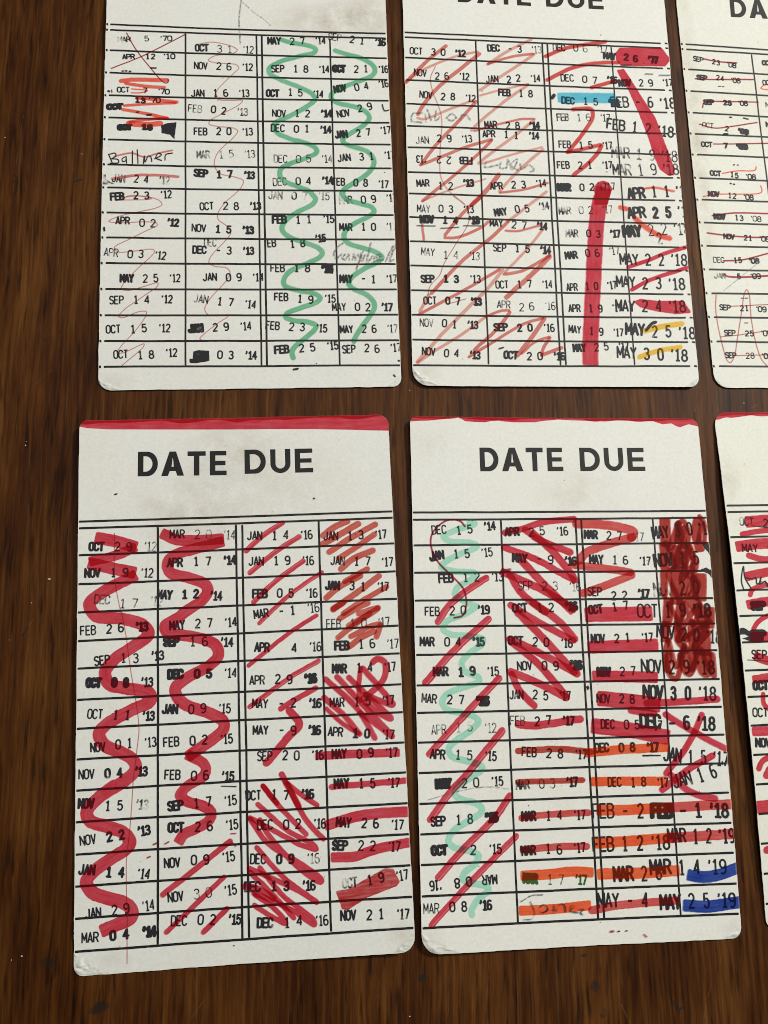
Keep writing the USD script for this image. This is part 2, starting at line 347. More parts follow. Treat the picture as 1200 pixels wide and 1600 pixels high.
def stamp_shapes(mo, day, yr, style, L, seed):
    """[(shape, ink)] in the stamp's own frame: x along it from 0 to L, y up."""
    r = random.Random(seed); big, old = 'L' in style, 'o' in style
    h = 3.62 if big else 1.82 if old else 2.42
    res = []
    for which, text, st in ((0, mo, style[0]), (1, day, style[1]), (2, yr, style[2])):
        if not text: continue
        w = STROKE[st] * (1.25 if big else .95 if old else 1) * r.uniform(.92, 1.08); segs = []
        if which == 0:
            e = (.285 if big else .25 if old else .235) * (len(text) / 3)
            segs = letters(text, 0, L * e, h, w, .22 if big else .18 if old else .30)
        elif which == 2:
            a = (.76 if big else .775 if old else .815) * L
            aw = .05 * L if big else .05 * L
            segs = letters("'", a - .01 * L, a + aw, h, w * 1.0, 0) + letters(text, a + aw * (.9 if big else .7), L, h, w, .3 if big else .2)
        else:
            cs = (.42, .614) if big else (.48, .58) if old else (.42, .592); dw = (.092 if big else .092 if old else .092) * L
            if len(text) == 1: text, cs = text, (cs[1],) if not old else (.53,)
            for ch, c in zip(text, cs):
                j = r.uniform(-.06, .06) * h
                segs += [[(x, y + j) for x, y in s] for s in letters(ch, c * L - dw / 2, c * L + dw / 2, h, w, 0)]
        ghost = None
        g = MultiLineString(segs).buffer(w / 2, quad_segs=3, cap_style='flat' if st in 'ln' else 'round', join_style='round')
        if st in 'bx' and r.random() < .75:      # the stamp bounced: a second, shifted impression
            dx, dy = r.choice((-1, 1)) * r.uniform(.08, .2) * (1.6 if st == 'x' else 1), r.uniform(-.12, .12)
            g2 = affinity.translate(g, dx, dy)
            if r.random() < .5: g = g.union(g2)
            else: ghost = g2.difference(g.buffer(.01))
        if st == 'x':
            g = g.buffer(.10)
        ra, cc = r.uniform(-2.4, 2.4), g.centroid
        res.append((which, affinity.rotate(g, ra, origin=cc), TONE[st] + r.uniform(-.08, .06)))
        if ghost is not None: res.append((which, affinity.rotate(ghost, ra, origin=cc), r.uniform(.25, .45)))
    return res


def title_shape(word, w, h):
    """Heavy wide capitals, the word w long and h high, from (0, -h/2)."""
    t = h * .215
    widths = {'D': .84, 'A': .90, 'T': .78, 'E': .72, 'U': .80}; gap = .175
    tot = sum(widths[c] for c in word) + gap * (len(word) - 1); s = w / tot; x = 0; out = []
    for c in word:
        cw = widths[c] * s; b = box(x, -h / 2, x + cw, h / 2)
        if c == 'D':
            def half(x0, y0, x1, y1, r): return union_all([box(x0, y0, x1 - r + .01, y1), affinity.scale(Point(x1 - r, 0).buffer(1, 24), r, (y1 - y0) / 2).intersection(box(x1 - r, -h, x1 + r, h))])
            g = half(x, -h / 2, x + cw, h / 2, cw * .52).difference(half(x + t, -h / 2 + t * .86, x + cw - t, h / 2 - t * .86, cw * .36))
        elif c == 'A':
            m_ = x + cw / 2; o = Polygon([(x - .03 * h, -h / 2), (m_ - t * .60, h / 2), (m_ + t * .60, h / 2), (x + cw + .03 * h, -h / 2), (x + cw - t * 1.08, -h / 2), (x + cw - t * 1.42, -h / 2 + h * .2), (x + t * 1.42, -h / 2 + h * .2), (x + t * 1.08, -h / 2)])
            g = o.difference(Polygon([(x + t * 1.75, -h / 2 + h * .37), (m_, h / 2 - h * .2), (x + cw - t * 1.75, -h / 2 + h * .37)]))
        elif c == 'T': g = box(x, h / 2 - t * .9, x + cw, h / 2).union(box(x + cw / 2 - t / 2, -h / 2, x + cw / 2 + t / 2, h / 2))
        elif c == 'E': g = union_all([box(x, -h / 2, x + t, h / 2)] + [box(x, y, x + cw * e, y + t * .86) for y, e in ((-h / 2, 1), (-t * .43, .93), (h / 2 - t * .86, .98))])
        else:
            r1, r2 = cw / 2, cw / 2 - t
            def u(x0, x1, r, y0): return box(x0, y0 + r, x1, h / 2 + .01).union(Point((x0 + x1) / 2, y0 + r).buffer(r, 24)).intersection(box(x0, -h, x1, h / 2 + (.01 if r < r1 else 0)))
            g = u(x, x + cw, r1, -h / 2).difference(u(x + t, x + cw - t, r2, -h / 2 + t * .9))
        out.append(g); x += cw + gap * s
    return union_all(out).buffer(-.05).buffer(.09, quad_segs=2).buffer(-.04)


# ---------------------------------------------------------------- what is written on the cards (card millimetres from the card's centre)
CARDS = {
'TL': {
  'pose': [-20.9505,125.7613,0.02515],
  'lift': [0.44,0.26,0.17,0.2,0.7,0.0],
  'stamps': [
('MAR','5','70','flno',-35.0,34.69,-20.45,35.69,np.float64(0.0)),
('APR','12','10','nnno',-33.74,29.49,-19.6,30.23,np.float64(0.0)),
('OCT','7','70','nnno',-34.89,19.67,-20.98,19.49,np.float64(0.0)),
('OCT','','','xxxo',-37.29,14.53,-20.22,15.14,np.float64(0.0)),
('','13','','bbbo',-36.73,16.44,-21.69,16.99,np.float64(0.0)),
('','','70','bnno',-37.51,16.4,-23.32,16.94,np.float64(0.0)),
('OCT','15','','xxxo',-34.58,8.55,-19.82,9.02,np.float64(0.0)),
('JAN','24','12','fnf',-35.66,-6.12,-20.79,-6.43,np.float64(0.0)),
('FEB','23','12','bnn',-36.09,-11.34,-20.23,-10.29,np.float64(0.0)),
('APR','02','12','nnb',-34.58,-17.96,-18.41,-18.36,np.float64(-0.42)),
('APR','03','12','lnn',-37.27,-26.74,-21.53,-27.59,np.float64(0.0)),
('MAY','25','12','bnn',-33.29,-33.84,-17.88,-33.67,np.float64(0.0)),
('SEP','14','12','nnn',-35.77,-39.77,-19.81,-39.42,np.float64(0.0)),
('OCT','15','12','nnn',-36.5,-47.54,-20.35,-47.2,np.float64(0.0)),
('OCT','18','12','nnn',-34.52,-54.2,-18.59,-53.75,np.float64(-0.27)),
('OCT','31','12','bll',-14.52,33.07,1.41,32.86,np.float64(0.0)),
('NOV','26','12','nnn',-14.72,27.62,1.17,27.56,np.float64(0.0)),
('JAN','16','13','nnn',-15.51,19.25,0.17,19.68,np.float64(0.0)),
('FEB','02','13','lnf',-16.22,14.77,-0.25,13.94,np.float64(0.0)),
('FEB','20','13','nnn',-14.74,7.94,0.99,8.21,np.float64(0.0)),
('MAR','15','13','fll',-14.0,1.19,1.47,1.69,np.float64(0.0)),
('SEP','17','13','bbb',-14.79,-4.04,1.41,-4.57,np.float64(0.0)),
('OCT','28','13','nnb',-13.19,-13.63,2.95,-13.32,np.float64(0.0)),
('NOV','15','13','nbb',-15.21,-19.68,1.07,-20.35,np.float64(0.0)),
('DEC','','','lll',-12.01,-23.73,1.93,-24.14,np.float64(0.0)),
('DEC','-3','13','bnb',-15.02,-25.8,1.02,-26.09,np.float64(0.0)),
('JAN','09','14','nnn',-12.36,-33.34,3.37,-33.43,np.float64(0.0)),
('JAN','17','14','lnn',-14.64,-39.15,1.36,-41.06,np.float64(0.0)),
('JAN','29','14','xnn',-15.84,-47.4,0.11,-46.72,np.float64(0.0)),
('','03','14','nnb',-14.78,-54.44,1.43,-54.69,np.float64(0.0)),
('MAY','27','14','bnn',5.12,35.74,21.2,36.25,np.float64(0.0)),
('SEP','18','14','nnn',5.95,27.26,22.01,27.42,np.float64(0.0)),
('OCT','15','14','bnn',4.55,19.87,20.19,19.78,np.float64(0.3)),
('NOV','12','14','nnb',6.07,13.79,22.23,13.96,np.float64(0.0)),
('DEC','01','14','nnb',5.64,9.45,22.1,9.18,np.float64(0.0)),
('DEC','05','14','lll',6.33,0.35,22.07,0.55,np.float64(0.0)),
('DEC','04','14','lnb',5.98,-6.4,22.09,-5.75,np.float64(0.0)),
('JAN','07','15','ffl',4.73,-10.25,21.04,-10.39,np.float64(0.0)),
('FEB','11','15','bnn',5.54,-17.25,22.16,-16.96,np.float64(0.0)),
('EB','18','15','nnb',4.26,-24.01,19.83,-22.31,np.float64(-0.72)),
('FEB','18','15','nnx',5.0,-30.81,21.42,-31.11,np.float64(0.0)),
('FEB','19','15','nnn',5.86,-38.79,21.93,-39.42,np.float64(-0.36)),
('FEB','23','15','nnn',3.56,-46.55,19.56,-47.6,np.float64(0.0)),
('FEB','25','15','bnn',5.77,-53.31,22.3,-52.15,np.float64(0.0)),
('SEP','21','16','lnb',21.77,37.6,37.71,35.89,np.float64(0.0)),
('OCT','21','16','xnn',22.77,27.65,38.26,27.74,np.float64(0.0)),
('NOV','04','16','bnn',22.8,21.3,38.1,23.47,np.float64(0.0)),
('NOV','29','','nnn',23.54,13.77,38.99,16.73,np.float64(0.75)),
('JAN','27','17','bnn',22.81,7.54,38.14,9.39,np.float64(0.0)),
('JAN','31','17','nnn',23.3,0.77,38.98,1.96,np.float64(0.0)),
('FEB','08','17','nnn',21.71,-6.08,36.95,-6.85,np.float64(0.0)),
('MAR','09','17','fnn',23.41,-11.56,39.05,-10.67,np.float64(0.0)),
('MAR','10','17','nnl',23.27,-19.34,38.72,-19.1,np.float64(0.0)),
('MAY','-1','17','bnn',22.87,-33.95,38.13,-33.88,np.float64(0.0)),
('MAY','02','17','nnb',20.79,-41.71,36.65,-41.81,np.float64(0.0)),
('MAY','26','17','nnl',22.67,-47.89,37.76,-47.75,np.float64(0.0)),
('SEP','26','17','nnn',23.06,-53.29,38.46,-52.88,np.float64(0.0)),
],
  'strokes': [
('X',np.float64(0.29),[-32.57,36.8,-30.23,32.16,-26.15,26.45,-23.19,22.73,-22.1,22.02,-21.44,22.46,-21.56,23.29]),
('X',np.float64(0.3),[-16.98,37.02,-28.38,29.93,-36.34,25.9]),
('H',np.float64(1.22),[-33.76,22.2,-31.17,22.68,-21.74,22.95]),
('H',np.float64(0.97),[-32.52,21.54,-27.53,20.91,-22.45,20.68]),
('H',np.float64(0.36),[-31.13,20.03,-26.79,19.58,-28.23,18.99,-31.11,18.79]),
('H',np.float64(1.01),[-29.47,17.42,-26.76,17.23,-19.14,16.45]),
('H',np.float64(0.79),[-32.84,14.95,-27.46,15.56,-19.5,16.24]),
('H',np.float64(0.93),[-33.18,13.8,-29.95,13.3,-25.62,12.51,-21.47,11.54]),
('H',np.float64(0.87),[-21.65,11.74,-26.69,11.09,-31.33,10.2]),
('H',np.float64(1.57),[-31.5,9.79,-27.39,9.52,-23.44,10.06]),
('P',np.float64(0.49),[-35.14,0.11,-30.84,1.16,-27.27,0.18,-24.43,1.14,-20.14,2.26]),
('P',np.float64(0.77),[-35.48,-6.31,-30.74,-5.31,-25.44,-4.94,-18.66,-5.31]),
('I',np.float64(0.28),[-36.48,0.47,-35.56,-1.77]),
('I',np.float64(0.28),[-36.56,0.58,-34.91,1.04,-34.64,0.13,-35.76,-0.58,-34.17,-0.73,-33.91,-1.6,-36.09,-1.9]),
('I',np.float64(0.25),[-32.17,0.12,-33.11,-0.5,-32.93,-1.29,-32.15,-1.07,-32.03,0.13,-31.93,-1.78]),
('I',np.float64(0.28),[-30.49,1.77,-30.44,-1.82]),
('I',np.float64(0.28),[-29.26,2.21,-29.02,-1.7]),
('I',np.float64(0.28),[-27.6,-1.74,-27.42,0.46,-27.18,-1.33,-26.38,0.49,-25.78,0.31,-25.48,-1.09]),
('I',np.float64(0.29),[-24.77,-0.27,-22.99,0.86,-23.72,1.36,-24.49,0.02,-22.98,-0.74]),
('I',np.float64(0.29),[-22.09,-0.6,-21.92,1.01,-20.13,1.45]),
('r',np.float64(0.18),[-32.4,-12.21,-27.13,-11.98,-25.36,-11.67,-30.66,-10.88,-32.76,-11.71]),
('r',np.float64(0.18),[-33.11,-11.53,-27.84,-11.02,-23.59,-12.11,-22.7,-13.27,-24.28,-14.28,-28.14,-15.32,-34.07,-16.99,-36.14,-18.27,-34.05,-18.61,-27.06,-18.22,-24.24,-18.44,-23.88,-19.14,-25.98,-20.33,-31.19,-23.29,-34.63,-25.45,-33.92,-26.66,-29.41,-26.33,-24.87,-25.9,-24.52,-26.47,-29.34,-31.85,-32.4,-35.64,-32.73,-36.77,-31.0,-37.13,-26.86,-35.98,-23.57,-35.02,-23.73,-35.97,-26.83,-38.43,-31.96,-42.36,-33.3,-44.22,-31.93,-44.4,-28.51,-42.91,-26.44,-42.8,-26.43,-43.66,-28.8,-47.55,-32.51,-51.95,-33.51,-53.77,-32.14,-53.77,-26.87,-51.42,-27.03,-52.15,-32.44,-57.23]),
('r',np.float64(0.19),[-13.33,34.17,-10.36,34.83,-7.01,34.52,-4.02,33.55,-2.98,32.65,-4.03,31.64,-9.25,30.63,-10.85,29.31,-9.25,28.64,-3.3,28.15,-2.64,27.24,-4.06,25.52,-8.16,20.8,-9.08,18.69,-8.17,17.56,-4.85,17.35,-1.71,17.35,-2.64,16.16,-7.44,13.16,-10.38,11.24,-10.67,10.2,-8.55,9.56,-4.16,9.13,-3.06,8.33,-4.17,6.47,-8.57,1.51,-9.23,-1.73,-7.86,-4.11,-3.51,-5.24,-1.7,-6.22,-2.81,-8.83,-6.44,-12.43,-8.43,-15.81,-8.25,-17.38,-6.11,-19.12,-5.04,-20.87,-6.13,-22.83,-10.06,-27.5,-10.7,-29.43,-9.35,-30.38,-6.16,-30.87,-5.28,-32.1,-6.17,-34.2,-10.42,-39.34,-11.76,-41.98,-11.13,-43.49,-9.38,-43.98,-5.87,-43.99,-8.33,-45.93,-12.18,-49.09,-13.05,-50.2,-12.18,-50.57]),
('G',np.float64(1.37),[9.1,36.15,10.98,35.48,15.52,34.74,18.24,33.65,17.95,32.53,13.55,31.14,7.86,29.13,5.5,27.25,5.74,25.69,8.16,24.06,14.5,21.34,17.1,19.72,17.89,18.27,16.28,16.56,10.6,12.92,6.66,10.58,7.18,8.24,10.49,6.41,15.29,4.96,17.78,3.48,17.83,2.34,15.95,1.09,10.36,-1.22,8.2,-2.66,7.95,-4.6,9.17,-6.2,12.82,-7.77,15.73,-9.03,16.45,-10.01,17.34,-11.2,16.39,-12.81,12.68,-14.83,9.73,-17.03,8.24,-19.21,8.4,-20.58,10.36,-22.26,14.33,-23.82,17.75,-25.26,18.77,-26.63,17.69,-28.0,14.21,-29.75,9.83,-32.08,8.43,-34.39,8.87,-35.85,12.26,-37.09,16.56,-38.06,17.9,-39.21,16.86,-40.36,12.89,-41.87,9.0,-43.56,8.84,-44.51,10.68,-45.27,14.95,-45.87,16.65,-46.82,16.16,-47.96,13.43,-50.38,10.9,-52.61,10.24,-54.1,10.57,-55.41]),
('G',np.float64(1.38),[23.68,33.22,25.76,32.41,30.7,31.01,33.7,29.14,34.49,27.45,33.58,25.73,29.32,23.74,24.7,21.54,22.23,19.81,22.34,18.35,24.2,17.12,29.08,15.95,31.68,14.52,32.46,12.86,31.19,10.97,27.33,8.22,25.11,6.54,25.15,5.3,27.96,4.1,31.67,2.7,33.03,0.87,33.11,-1.18,31.46,-3.64,27.64,-6.51,24.79,-8.55,24.5,-9.76,24.21,-9.55,25.64,-11.35,29.3,-12.53,32.24,-13.6,32.75,-14.92,31.03,-16.33,27.28,-18.33,25.01,-20.32,24.51,-22.3,25.64,-23.87,28.9,-25.05,32.54,-26.23,34.43,-27.81,33.54,-28.98,29.81,-30.93,26.46,-33.26,25.31,-35.2,26.71,-36.75,29.58,-38.11,31.62,-40.05,31.92,-41.78,30.45,-44.45,28.19,-47.48,26.66,-50.12,26.27,-51.25]),
('p',np.float64(0.42),[-1.86,48.25,-2.47,42.16,-2.22,34.54]),
('p',np.float64(0.15),[-1.86,47.82,2.09,44.04,4.25,42.38,6.13,40.5]),
('p',np.float64(0.51),[24.17,-23.88,22.68,-25.06,21.71,-27.02,22.23,-28.19,23.72,-27.02]),
('p',np.float64(0.51),[24.63,-27.02,23.88,-28.0,24.59,-28.58,25.55,-27.02,25.68,-28.58]),
('p',np.float64(0.48),[26.6,-28.58,27.02,-26.82,27.33,-28.58,28.11,-26.82,28.61,-28.59]),
('p',np.float64(0.51),[28.85,-26.63,28.96,-28.98,29.94,-27.02,29.14,-28.98]),
('p',np.float64(0.51),[29.42,-26.23,27.43,-31.32]),
('p',np.float64(0.55),[31.52,-23.87,30.41,-29.37,32.13,-27.41,32.26,-28.98]),
('p',np.float64(0.48),[32.84,-28.2,34.33,-27.41,33.25,-27.02,32.82,-28.59,34.66,-28.59]),
('p',np.float64(0.55),[37.39,-24.65,35.38,-28.98]),
('p',np.float64(0.56),[38.34,-23.86,36.48,-28.99,37.42,-28.59]),
('I',np.float64(0.5),[-36.99,19.09,-36.71,18.98]),
('I',np.float64(0.25),[-36.14,19.41,-36.02,18.72]),
('I',np.float64(0.32),[-33.56,25.19,-33.12,25.21]),
('I',np.float64(0.33),[-32.66,25.27,-32.22,25.25]),
('I',np.float64(0.33),[-31.64,25.15,-31.21,25.17]),
('I',np.float64(0.33),[-26.15,26.45,-24.62,26.43]),
('I',np.float64(0.32),[-29.59,13.11,-28.98,13.22]),
('I',np.float64(0.43),[-26.88,12.39,-25.8,12.43]),
('I',np.float64(0.49),[-37.29,-20.06,-37.17,-20.82]),
('I',np.float64(0.27),[36.06,16.89,36.64,15.01,37.86,15.24]),
('I',np.float64(0.49),[11.68,-58.39,10.62,-58.56]),
('I',np.float64(0.29),[36.18,-60.3,36.63,-60.82]),
('I',np.float64(0.36),[37.59,-56.45,37.87,-56.65]),
],
  'polys': [
('I',[-23.25,9.45,-21.63,10.11,-19.18,10.51,-19.73,5.5,-20.89,6.88,-23.05,7.22]),
('I',[-14.68,-53.52,-13.22,-53.16,-10.72,-53.36,-10.62,-56.06,-13.91,-56.65,-15.57,-56.53,-15.64,-55.35,-14.78,-55.54]),
('i',[-37.78,-5.0,-37.08,-5.17,-37.13,-6.36,-36.17,-7.11,-34.75,-7.78,-37.9,-7.95]),
('I',[19.1,-29.75,21.28,-29.67,21.39,-32.47,19.58,-32.28,19.25,-30.92]),
],
  'lines': [
('h',0.36,-37.0,39.25,37.87,38.8),
('h',0.45999999999999996,-38.0,39.26,-37.45,39.25),
('h',0.36,-36.99,37.58,37.88,37.36),
('h',0.45999999999999996,-38.0,37.58,-37.45,37.58),
('h',0.36,-36.95,31.36,37.9,31.15),
('h',0.45999999999999996,-38.0,31.36,-37.45,31.36),
('h',0.36,-36.92,24.63,37.91,24.45),
('h',0.45999999999999996,-38.0,24.64,-37.45,24.63),
('h',0.36,-36.89,17.83,37.94,18.1),
('h',0.45999999999999996,-38.0,17.83,-37.45,17.83),
('h',0.36,-36.87,11.34,37.95,11.43),
('h',0.45999999999999996,-38.0,11.34,-37.45,11.34),
('h',0.36,-36.85,4.96,37.96,4.91),
('h',0.45999999999999996,-38.0,4.96,-37.45,4.96),
('h',0.36,-36.83,-2.25,37.99,-2.11),
('h',0.45999999999999996,-38.0,-2.25,-37.45,-2.25),
('h',0.36,-36.81,-8.79,38.0,-8.79),
('h',0.45999999999999996,-38.0,-8.79,-37.45,-8.79),
('h',0.36,-36.8,-15.8,38.02,-15.71),
('h',0.45999999999999996,-38.0,-15.8,-37.45,-15.8),
('h',0.36,-36.79,-22.72,38.03,-22.74),
('h',0.45999999999999996,-38.0,-22.72,-37.45,-22.72),
('h',0.36,-36.78,-29.74,38.04,-29.78),
('h',0.45999999999999996,-38.0,-29.74,-37.45,-29.74),
('h',0.36,-36.78,-36.8,38.06,-36.85),
('h',0.45999999999999996,-38.0,-36.8,-37.45,-36.8),
('h',0.36,-36.78,-43.78,38.07,-43.94),
('h',0.45999999999999996,-38.0,-43.78,-37.45,-43.78),
('h',0.36,-36.79,-50.66,38.08,-50.91),
('h',0.45999999999999996,-38.0,-50.66,-37.45,-50.66),
('h',0.36,-36.8,-57.37,38.09,-57.77),
('h',0.45999999999999996,-38.0,-57.37,-37.45,-57.37),
('v',0.31,-16.97,37.36,-16.59,-57.38),
('v',0.31,2.12,37.61,2.45,-57.39),
('v',0.35,3.55,37.66,3.85,-57.41),
('v',0.31,22.25,37.05,22.4,-57.58),
],
  'titles': [],
},
'TM': {
  'pose': [59.25287,127.18217,0.00773],
  'lift': [0.32,0.0,0.62,0.69,0.11,0.0],
  'stamps': [
('OCT','30','12','nnb',-36.55,33.53,-20.64,33.29,np.float64(0.0)),
('NOV','26','12','nnn',-35.55,26.91,-19.93,26.1,np.float64(-0.46)),
('NOV','28','12','nnn',-34.19,20.14,-18.44,19.43,np.float64(0.0)),
('JAN','29','13','lnn',-35.59,6.14,-19.88,7.21,np.float64(0.38)),
('FEB','22','13','bnn',-20.02,0.54,-35.67,0.55,np.float64(-0.0)),
('MAR','12','13','nnb',-35.74,-6.63,-20.01,-6.05,np.float64(-0.75)),
('MAY','03','13','lnn',-35.75,-14.03,-20.19,-13.79,np.float64(0.0)),
('NOV','14','13','xbx',-35.09,-17.03,-18.73,-16.99,np.float64(0.0)),
('MAY','14','13','lll',-34.97,-26.3,-19.15,-27.4,np.float64(-0.3)),
('SEP','13','13','bbn',-35.26,-34.13,-19.12,-33.84,np.float64(0.0)),
('OCT','07','13','nbb',-34.8,-40.15,-19.23,-40.18,np.float64(0.0)),
('NOV','01','13','lnb',-35.89,-46.25,-20.31,-46.77,np.float64(0.0)),
('NOV','04','13','nnb',-35.56,-54.04,-20.1,-55.18,np.float64(0.0)),
('DEC','-3','13','bnl',-14.58,35.44,1.01,35.49,np.float64(0.0)),
('JAN','22','14','nnn',-15.46,25.64,0.26,26.51,np.float64(0.0)),
('FEB','18','','bnn',-12.1,21.7,3.42,21.44,np.float64(0.0)),
('MAR','28','14','nnb',-16.42,11.62,-0.64,11.89,np.float64(0.0)),
('APR','11','14','nnb',-17.12,8.78,-1.01,8.7,np.float64(0.0)),
('APR','23','14','nnn',-15.66,-6.95,0.17,-5.47,np.float64(0.0)),
('MAY','05','14','bnf',-14.77,-14.66,0.58,-12.03,np.float64(0.0)),
('MAY','27','14','nnb',-16.18,-17.61,-0.16,-18.36,np.float64(0.0)),
('SEP','15','14','nnb',-15.58,-24.74,0.42,-25.21,np.float64(0.0)),
('OCT','17','14','nnn',-15.37,-35.34,0.24,-34.97,np.float64(0.0)),
('APR','26','16','lll',-15.17,-40.89,0.65,-41.13,np.float64(-0.45)),
('SEP','20','16','bbn',-16.27,-47.29,0.11,-47.29,np.float64(0.0)),
('OCT','20','16','bnb',-14.1,-54.93,2.44,-55.17,np.float64(0.0)),
('DEC','06','17','fll',4.19,36.42,20.16,36.54,np.float64(0.0)),
('MAY','26','77','bbx',18.81,34.49,34.75,33.59,np.float64(0.0)),
('DEC','07','16','nnb',5.93,26.95,22.51,26.81,np.float64(-0.32)),
('DEC','15','15','bnx',5.72,19.93,22.4,19.54,np.float64(0.0)),
('FEB','16','17','fll',4.04,14.6,19.48,14.91,np.float64(0.0)),
('FEB','15','17','nnn',4.15,6.33,19.48,6.38,np.float64(0.0)),
('FEB','21','17','nnn',3.32,0.02,19.07,0.46,np.float64(0.0)),
('MAR','02','17','xnl',3.21,-6.72,19.4,-6.01,np.float64(0.0)),
('','','17','fff',1.87,-6.46,17.05,-6.07,np.float64(0.0)),
('MAR','02','17','fll',3.0,-13.61,18.14,-12.86,np.float64(0.0)),
('MAR','03','17','fnb',4.54,-20.21,19.96,-19.99,np.float64(0.0)),
('MAR','06','17','bnl',3.96,-26.75,19.22,-24.87,np.float64(0.0)),
('APR','10','17','nnn',3.8,-35.9,17.73,-34.92,np.float64(0.0)),
('APR','19','17','nnn',4.01,-41.8,18.79,-41.44,np.float64(0.0)),
('MAY','19','17','nnn',3.74,-47.56,18.65,-48.49,np.float64(0.0)),
('MAY','25','17','bnn',4.65,-52.85,19.89,-52.17,np.float64(0.0)),
('NOV','29','17','bnn',22.44,25.85,38.45,26.66,np.float64(0.0)),
('FEB','-6','18','nnnL',19.82,19.88,38.71,20.1,np.float64(0.0)),
('FEB','12','18','nnnL',18.17,13.16,37.54,10.97,np.float64(0.0)),
('MAR','19','18','fflL',18.95,4.46,37.9,3.5,np.float64(0.0)),
('MAR','19','18','flfL',18.97,-1.01,37.98,-0.31,np.float64(0.0)),
('APR','11','17','bnnL',22.58,-8.02,40.99,-6.76,np.float64(0.0)),
('APR','25','18','bbnL',22.15,-13.8,41.02,-13.0,np.float64(0.0)),
('MAY','22','18','xllL',20.39,-19.37,39.57,-18.2,np.float64(0.0)),
('','2','','fflL',20.64,-21.2,36.98,-20.92,np.float64(0.0)),
('MAY','22','18','nnnL',19.03,-27.5,37.97,-27.43,np.float64(0.0)),
('MAY','23','18','nnnL',17.61,-33.92,36.76,-34.5,np.float64(0.0)),
('MAY','24','18','nnnL',16.93,-40.86,36.39,-40.89,np.float64(0.0)),
('MAY','25','18','bnnL',19.11,-47.31,38.37,-48.57,np.float64(0.0)),
('MAY','30','18','nnnL',16.37,-53.93,35.72,-54.82,np.float64(0.0)),
],
  'strokes': [
('P',np.float64(1.06),[-26.25,35.46,-31.26,30.98,-37.83,23.6]),
('p2',np.float64(0.77),[-37.83,23.81,-32.51,27.9,-23.81,32.19,-17.27,34.14]),
('P',np.float64(1.11),[-16.83,33.46,-21.57,29.26,-28.8,22.5,-33.21,16.79,-34.74,13.99]),
('p2',np.float64(0.77),[-34.84,12.93,-33.32,12.57,-25.14,16.27,-18.84,19.07]),
('P',np.float64(0.97),[-18.39,18.58,-23.34,12.54,-30.11,4.76,-34.07,-0.76]),
('P',np.float64(0.91),[-34.46,-1.18,-29.47,1.05,-21.7,4.64,-14.48,7.19]),
('P',np.float64(0.89),[-14.49,6.9,-17.92,3.1,-25.06,-3.75,-34.19,-11.78]),
('p2',np.float64(0.53),[-34.0,-11.77,-28.65,-9.18,-16.71,-4.72]),
('P',np.float64(1.31),[-13.01,-3.37,-16.46,-8.0,-20.83,-12.52]),
('P',np.float64(0.95),[-18.46,-10.29,-23.19,-14.88,-28.38,-21.45]),
('P',np.float64(0.82),[-28.51,-22.25,-25.33,-22.09,-18.05,-18.78,-16.48,-17.33]),
('P',np.float64(0.99),[-11.16,-17.2,-15.92,-21.95,-23.69,-28.49,-32.54,-38.09]),
('p2',np.float64(0.88),[-33.21,-38.49,-35.69,-43.17]),
('P',np.float64(0.84),[-35.82,-43.94,-32.29,-41.95,-23.25,-36.74,-14.06,-31.06]),
('p2',np.float64(0.98),[-13.12,-31.12,-17.28,-36.24,-21.54,-40.6,-29.19,-48.44,-36.73,-57.07]),
('p2',np.float64(0.8),[-36.73,-57.26,-31.18,-53.41,-24.45,-49.13,-18.36,-44.43]),
('P',np.float64(0.74),[-18.36,-44.43,-13.83,-42.62,-11.89,-42.59]),
('P',np.float64(0.97),[-11.81,-43.1,-14.77,-47.08,-21.69,-53.68]),
('P',np.float64(0.81),[-23.23,-55.59,-18.33,-52.49,-8.81,-46.62,-2.92,-44.53]),
('P',np.float64(1.2),[-2.55,-44.68,-5.99,-49.67,-10.34,-55.08]),
('P',np.float64(0.74),[-9.2,-54.5,-5.33,-51.21,-1.53,-49.82]),
('P',np.float64(0.9),[-1.36,-50.09,-3.18,-52.72,-3.85,-54.72]),
('P',np.float64(0.97),[-3.86,-54.95,1.66,-52.76]),
('p2',np.float64(0.87),[-14.68,30.21,-8.77,34.61,-1.81,38.66]),
('P',np.float64(0.79),[-14.47,30.44,-6.85,33.17,-1.45,34.06]),
('p2',np.float64(0.88),[-1.26,33.85,-9.07,28.07,-17.16,22.13]),
('p2',np.float64(0.63),[-17.23,20.42,-11.29,22.37,-3.32,24.63]),
('p2',np.float64(0.87),[-3.54,24.19,-10.27,18.99,-16.74,13.21,-19.97,9.72]),
('P',np.float64(0.66),[-19.21,9.54,-13.72,11.42,-5.83,13.61,-2.11,13.83]),
('p2',np.float64(0.86),[-2.32,13.4,-8.03,8.46,-14.05,3.65,-18.44,-0.15]),
('p2',np.float64(0.65),[-17.29,-0.28,-8.29,3.0,-0.41,5.26]),
('p2',np.float64(0.86),[-0.25,4.6,-6.56,-1.11,-13.04,-8.31]),
('P',np.float64(0.69),[-12.87,-8.71,-6.88,-7.73,0.56,-5.46]),
('p2',np.float64(0.85),[0.02,-8.14,-4.79,-11.96,-10.96,-17.08]),
('P',np.float64(0.65),[-11.85,-19.84,-8.24,-19.76,-2.05,-18.0]),
('p2',np.float64(0.77),[-1.33,-18.88,-5.82,-24.53,-12.59,-31.83]),
('P',np.float64(0.9),[-12.8,-32.3,-8.05,-31.35,-0.05,-26.74]),
('P',np.float64(1.33),[-0.27,-27.22,-4.28,-31.28,-12.54,-38.9]),
('P',np.float64(0.67),[-34.45,-18.41,-34.13,-22.99]),
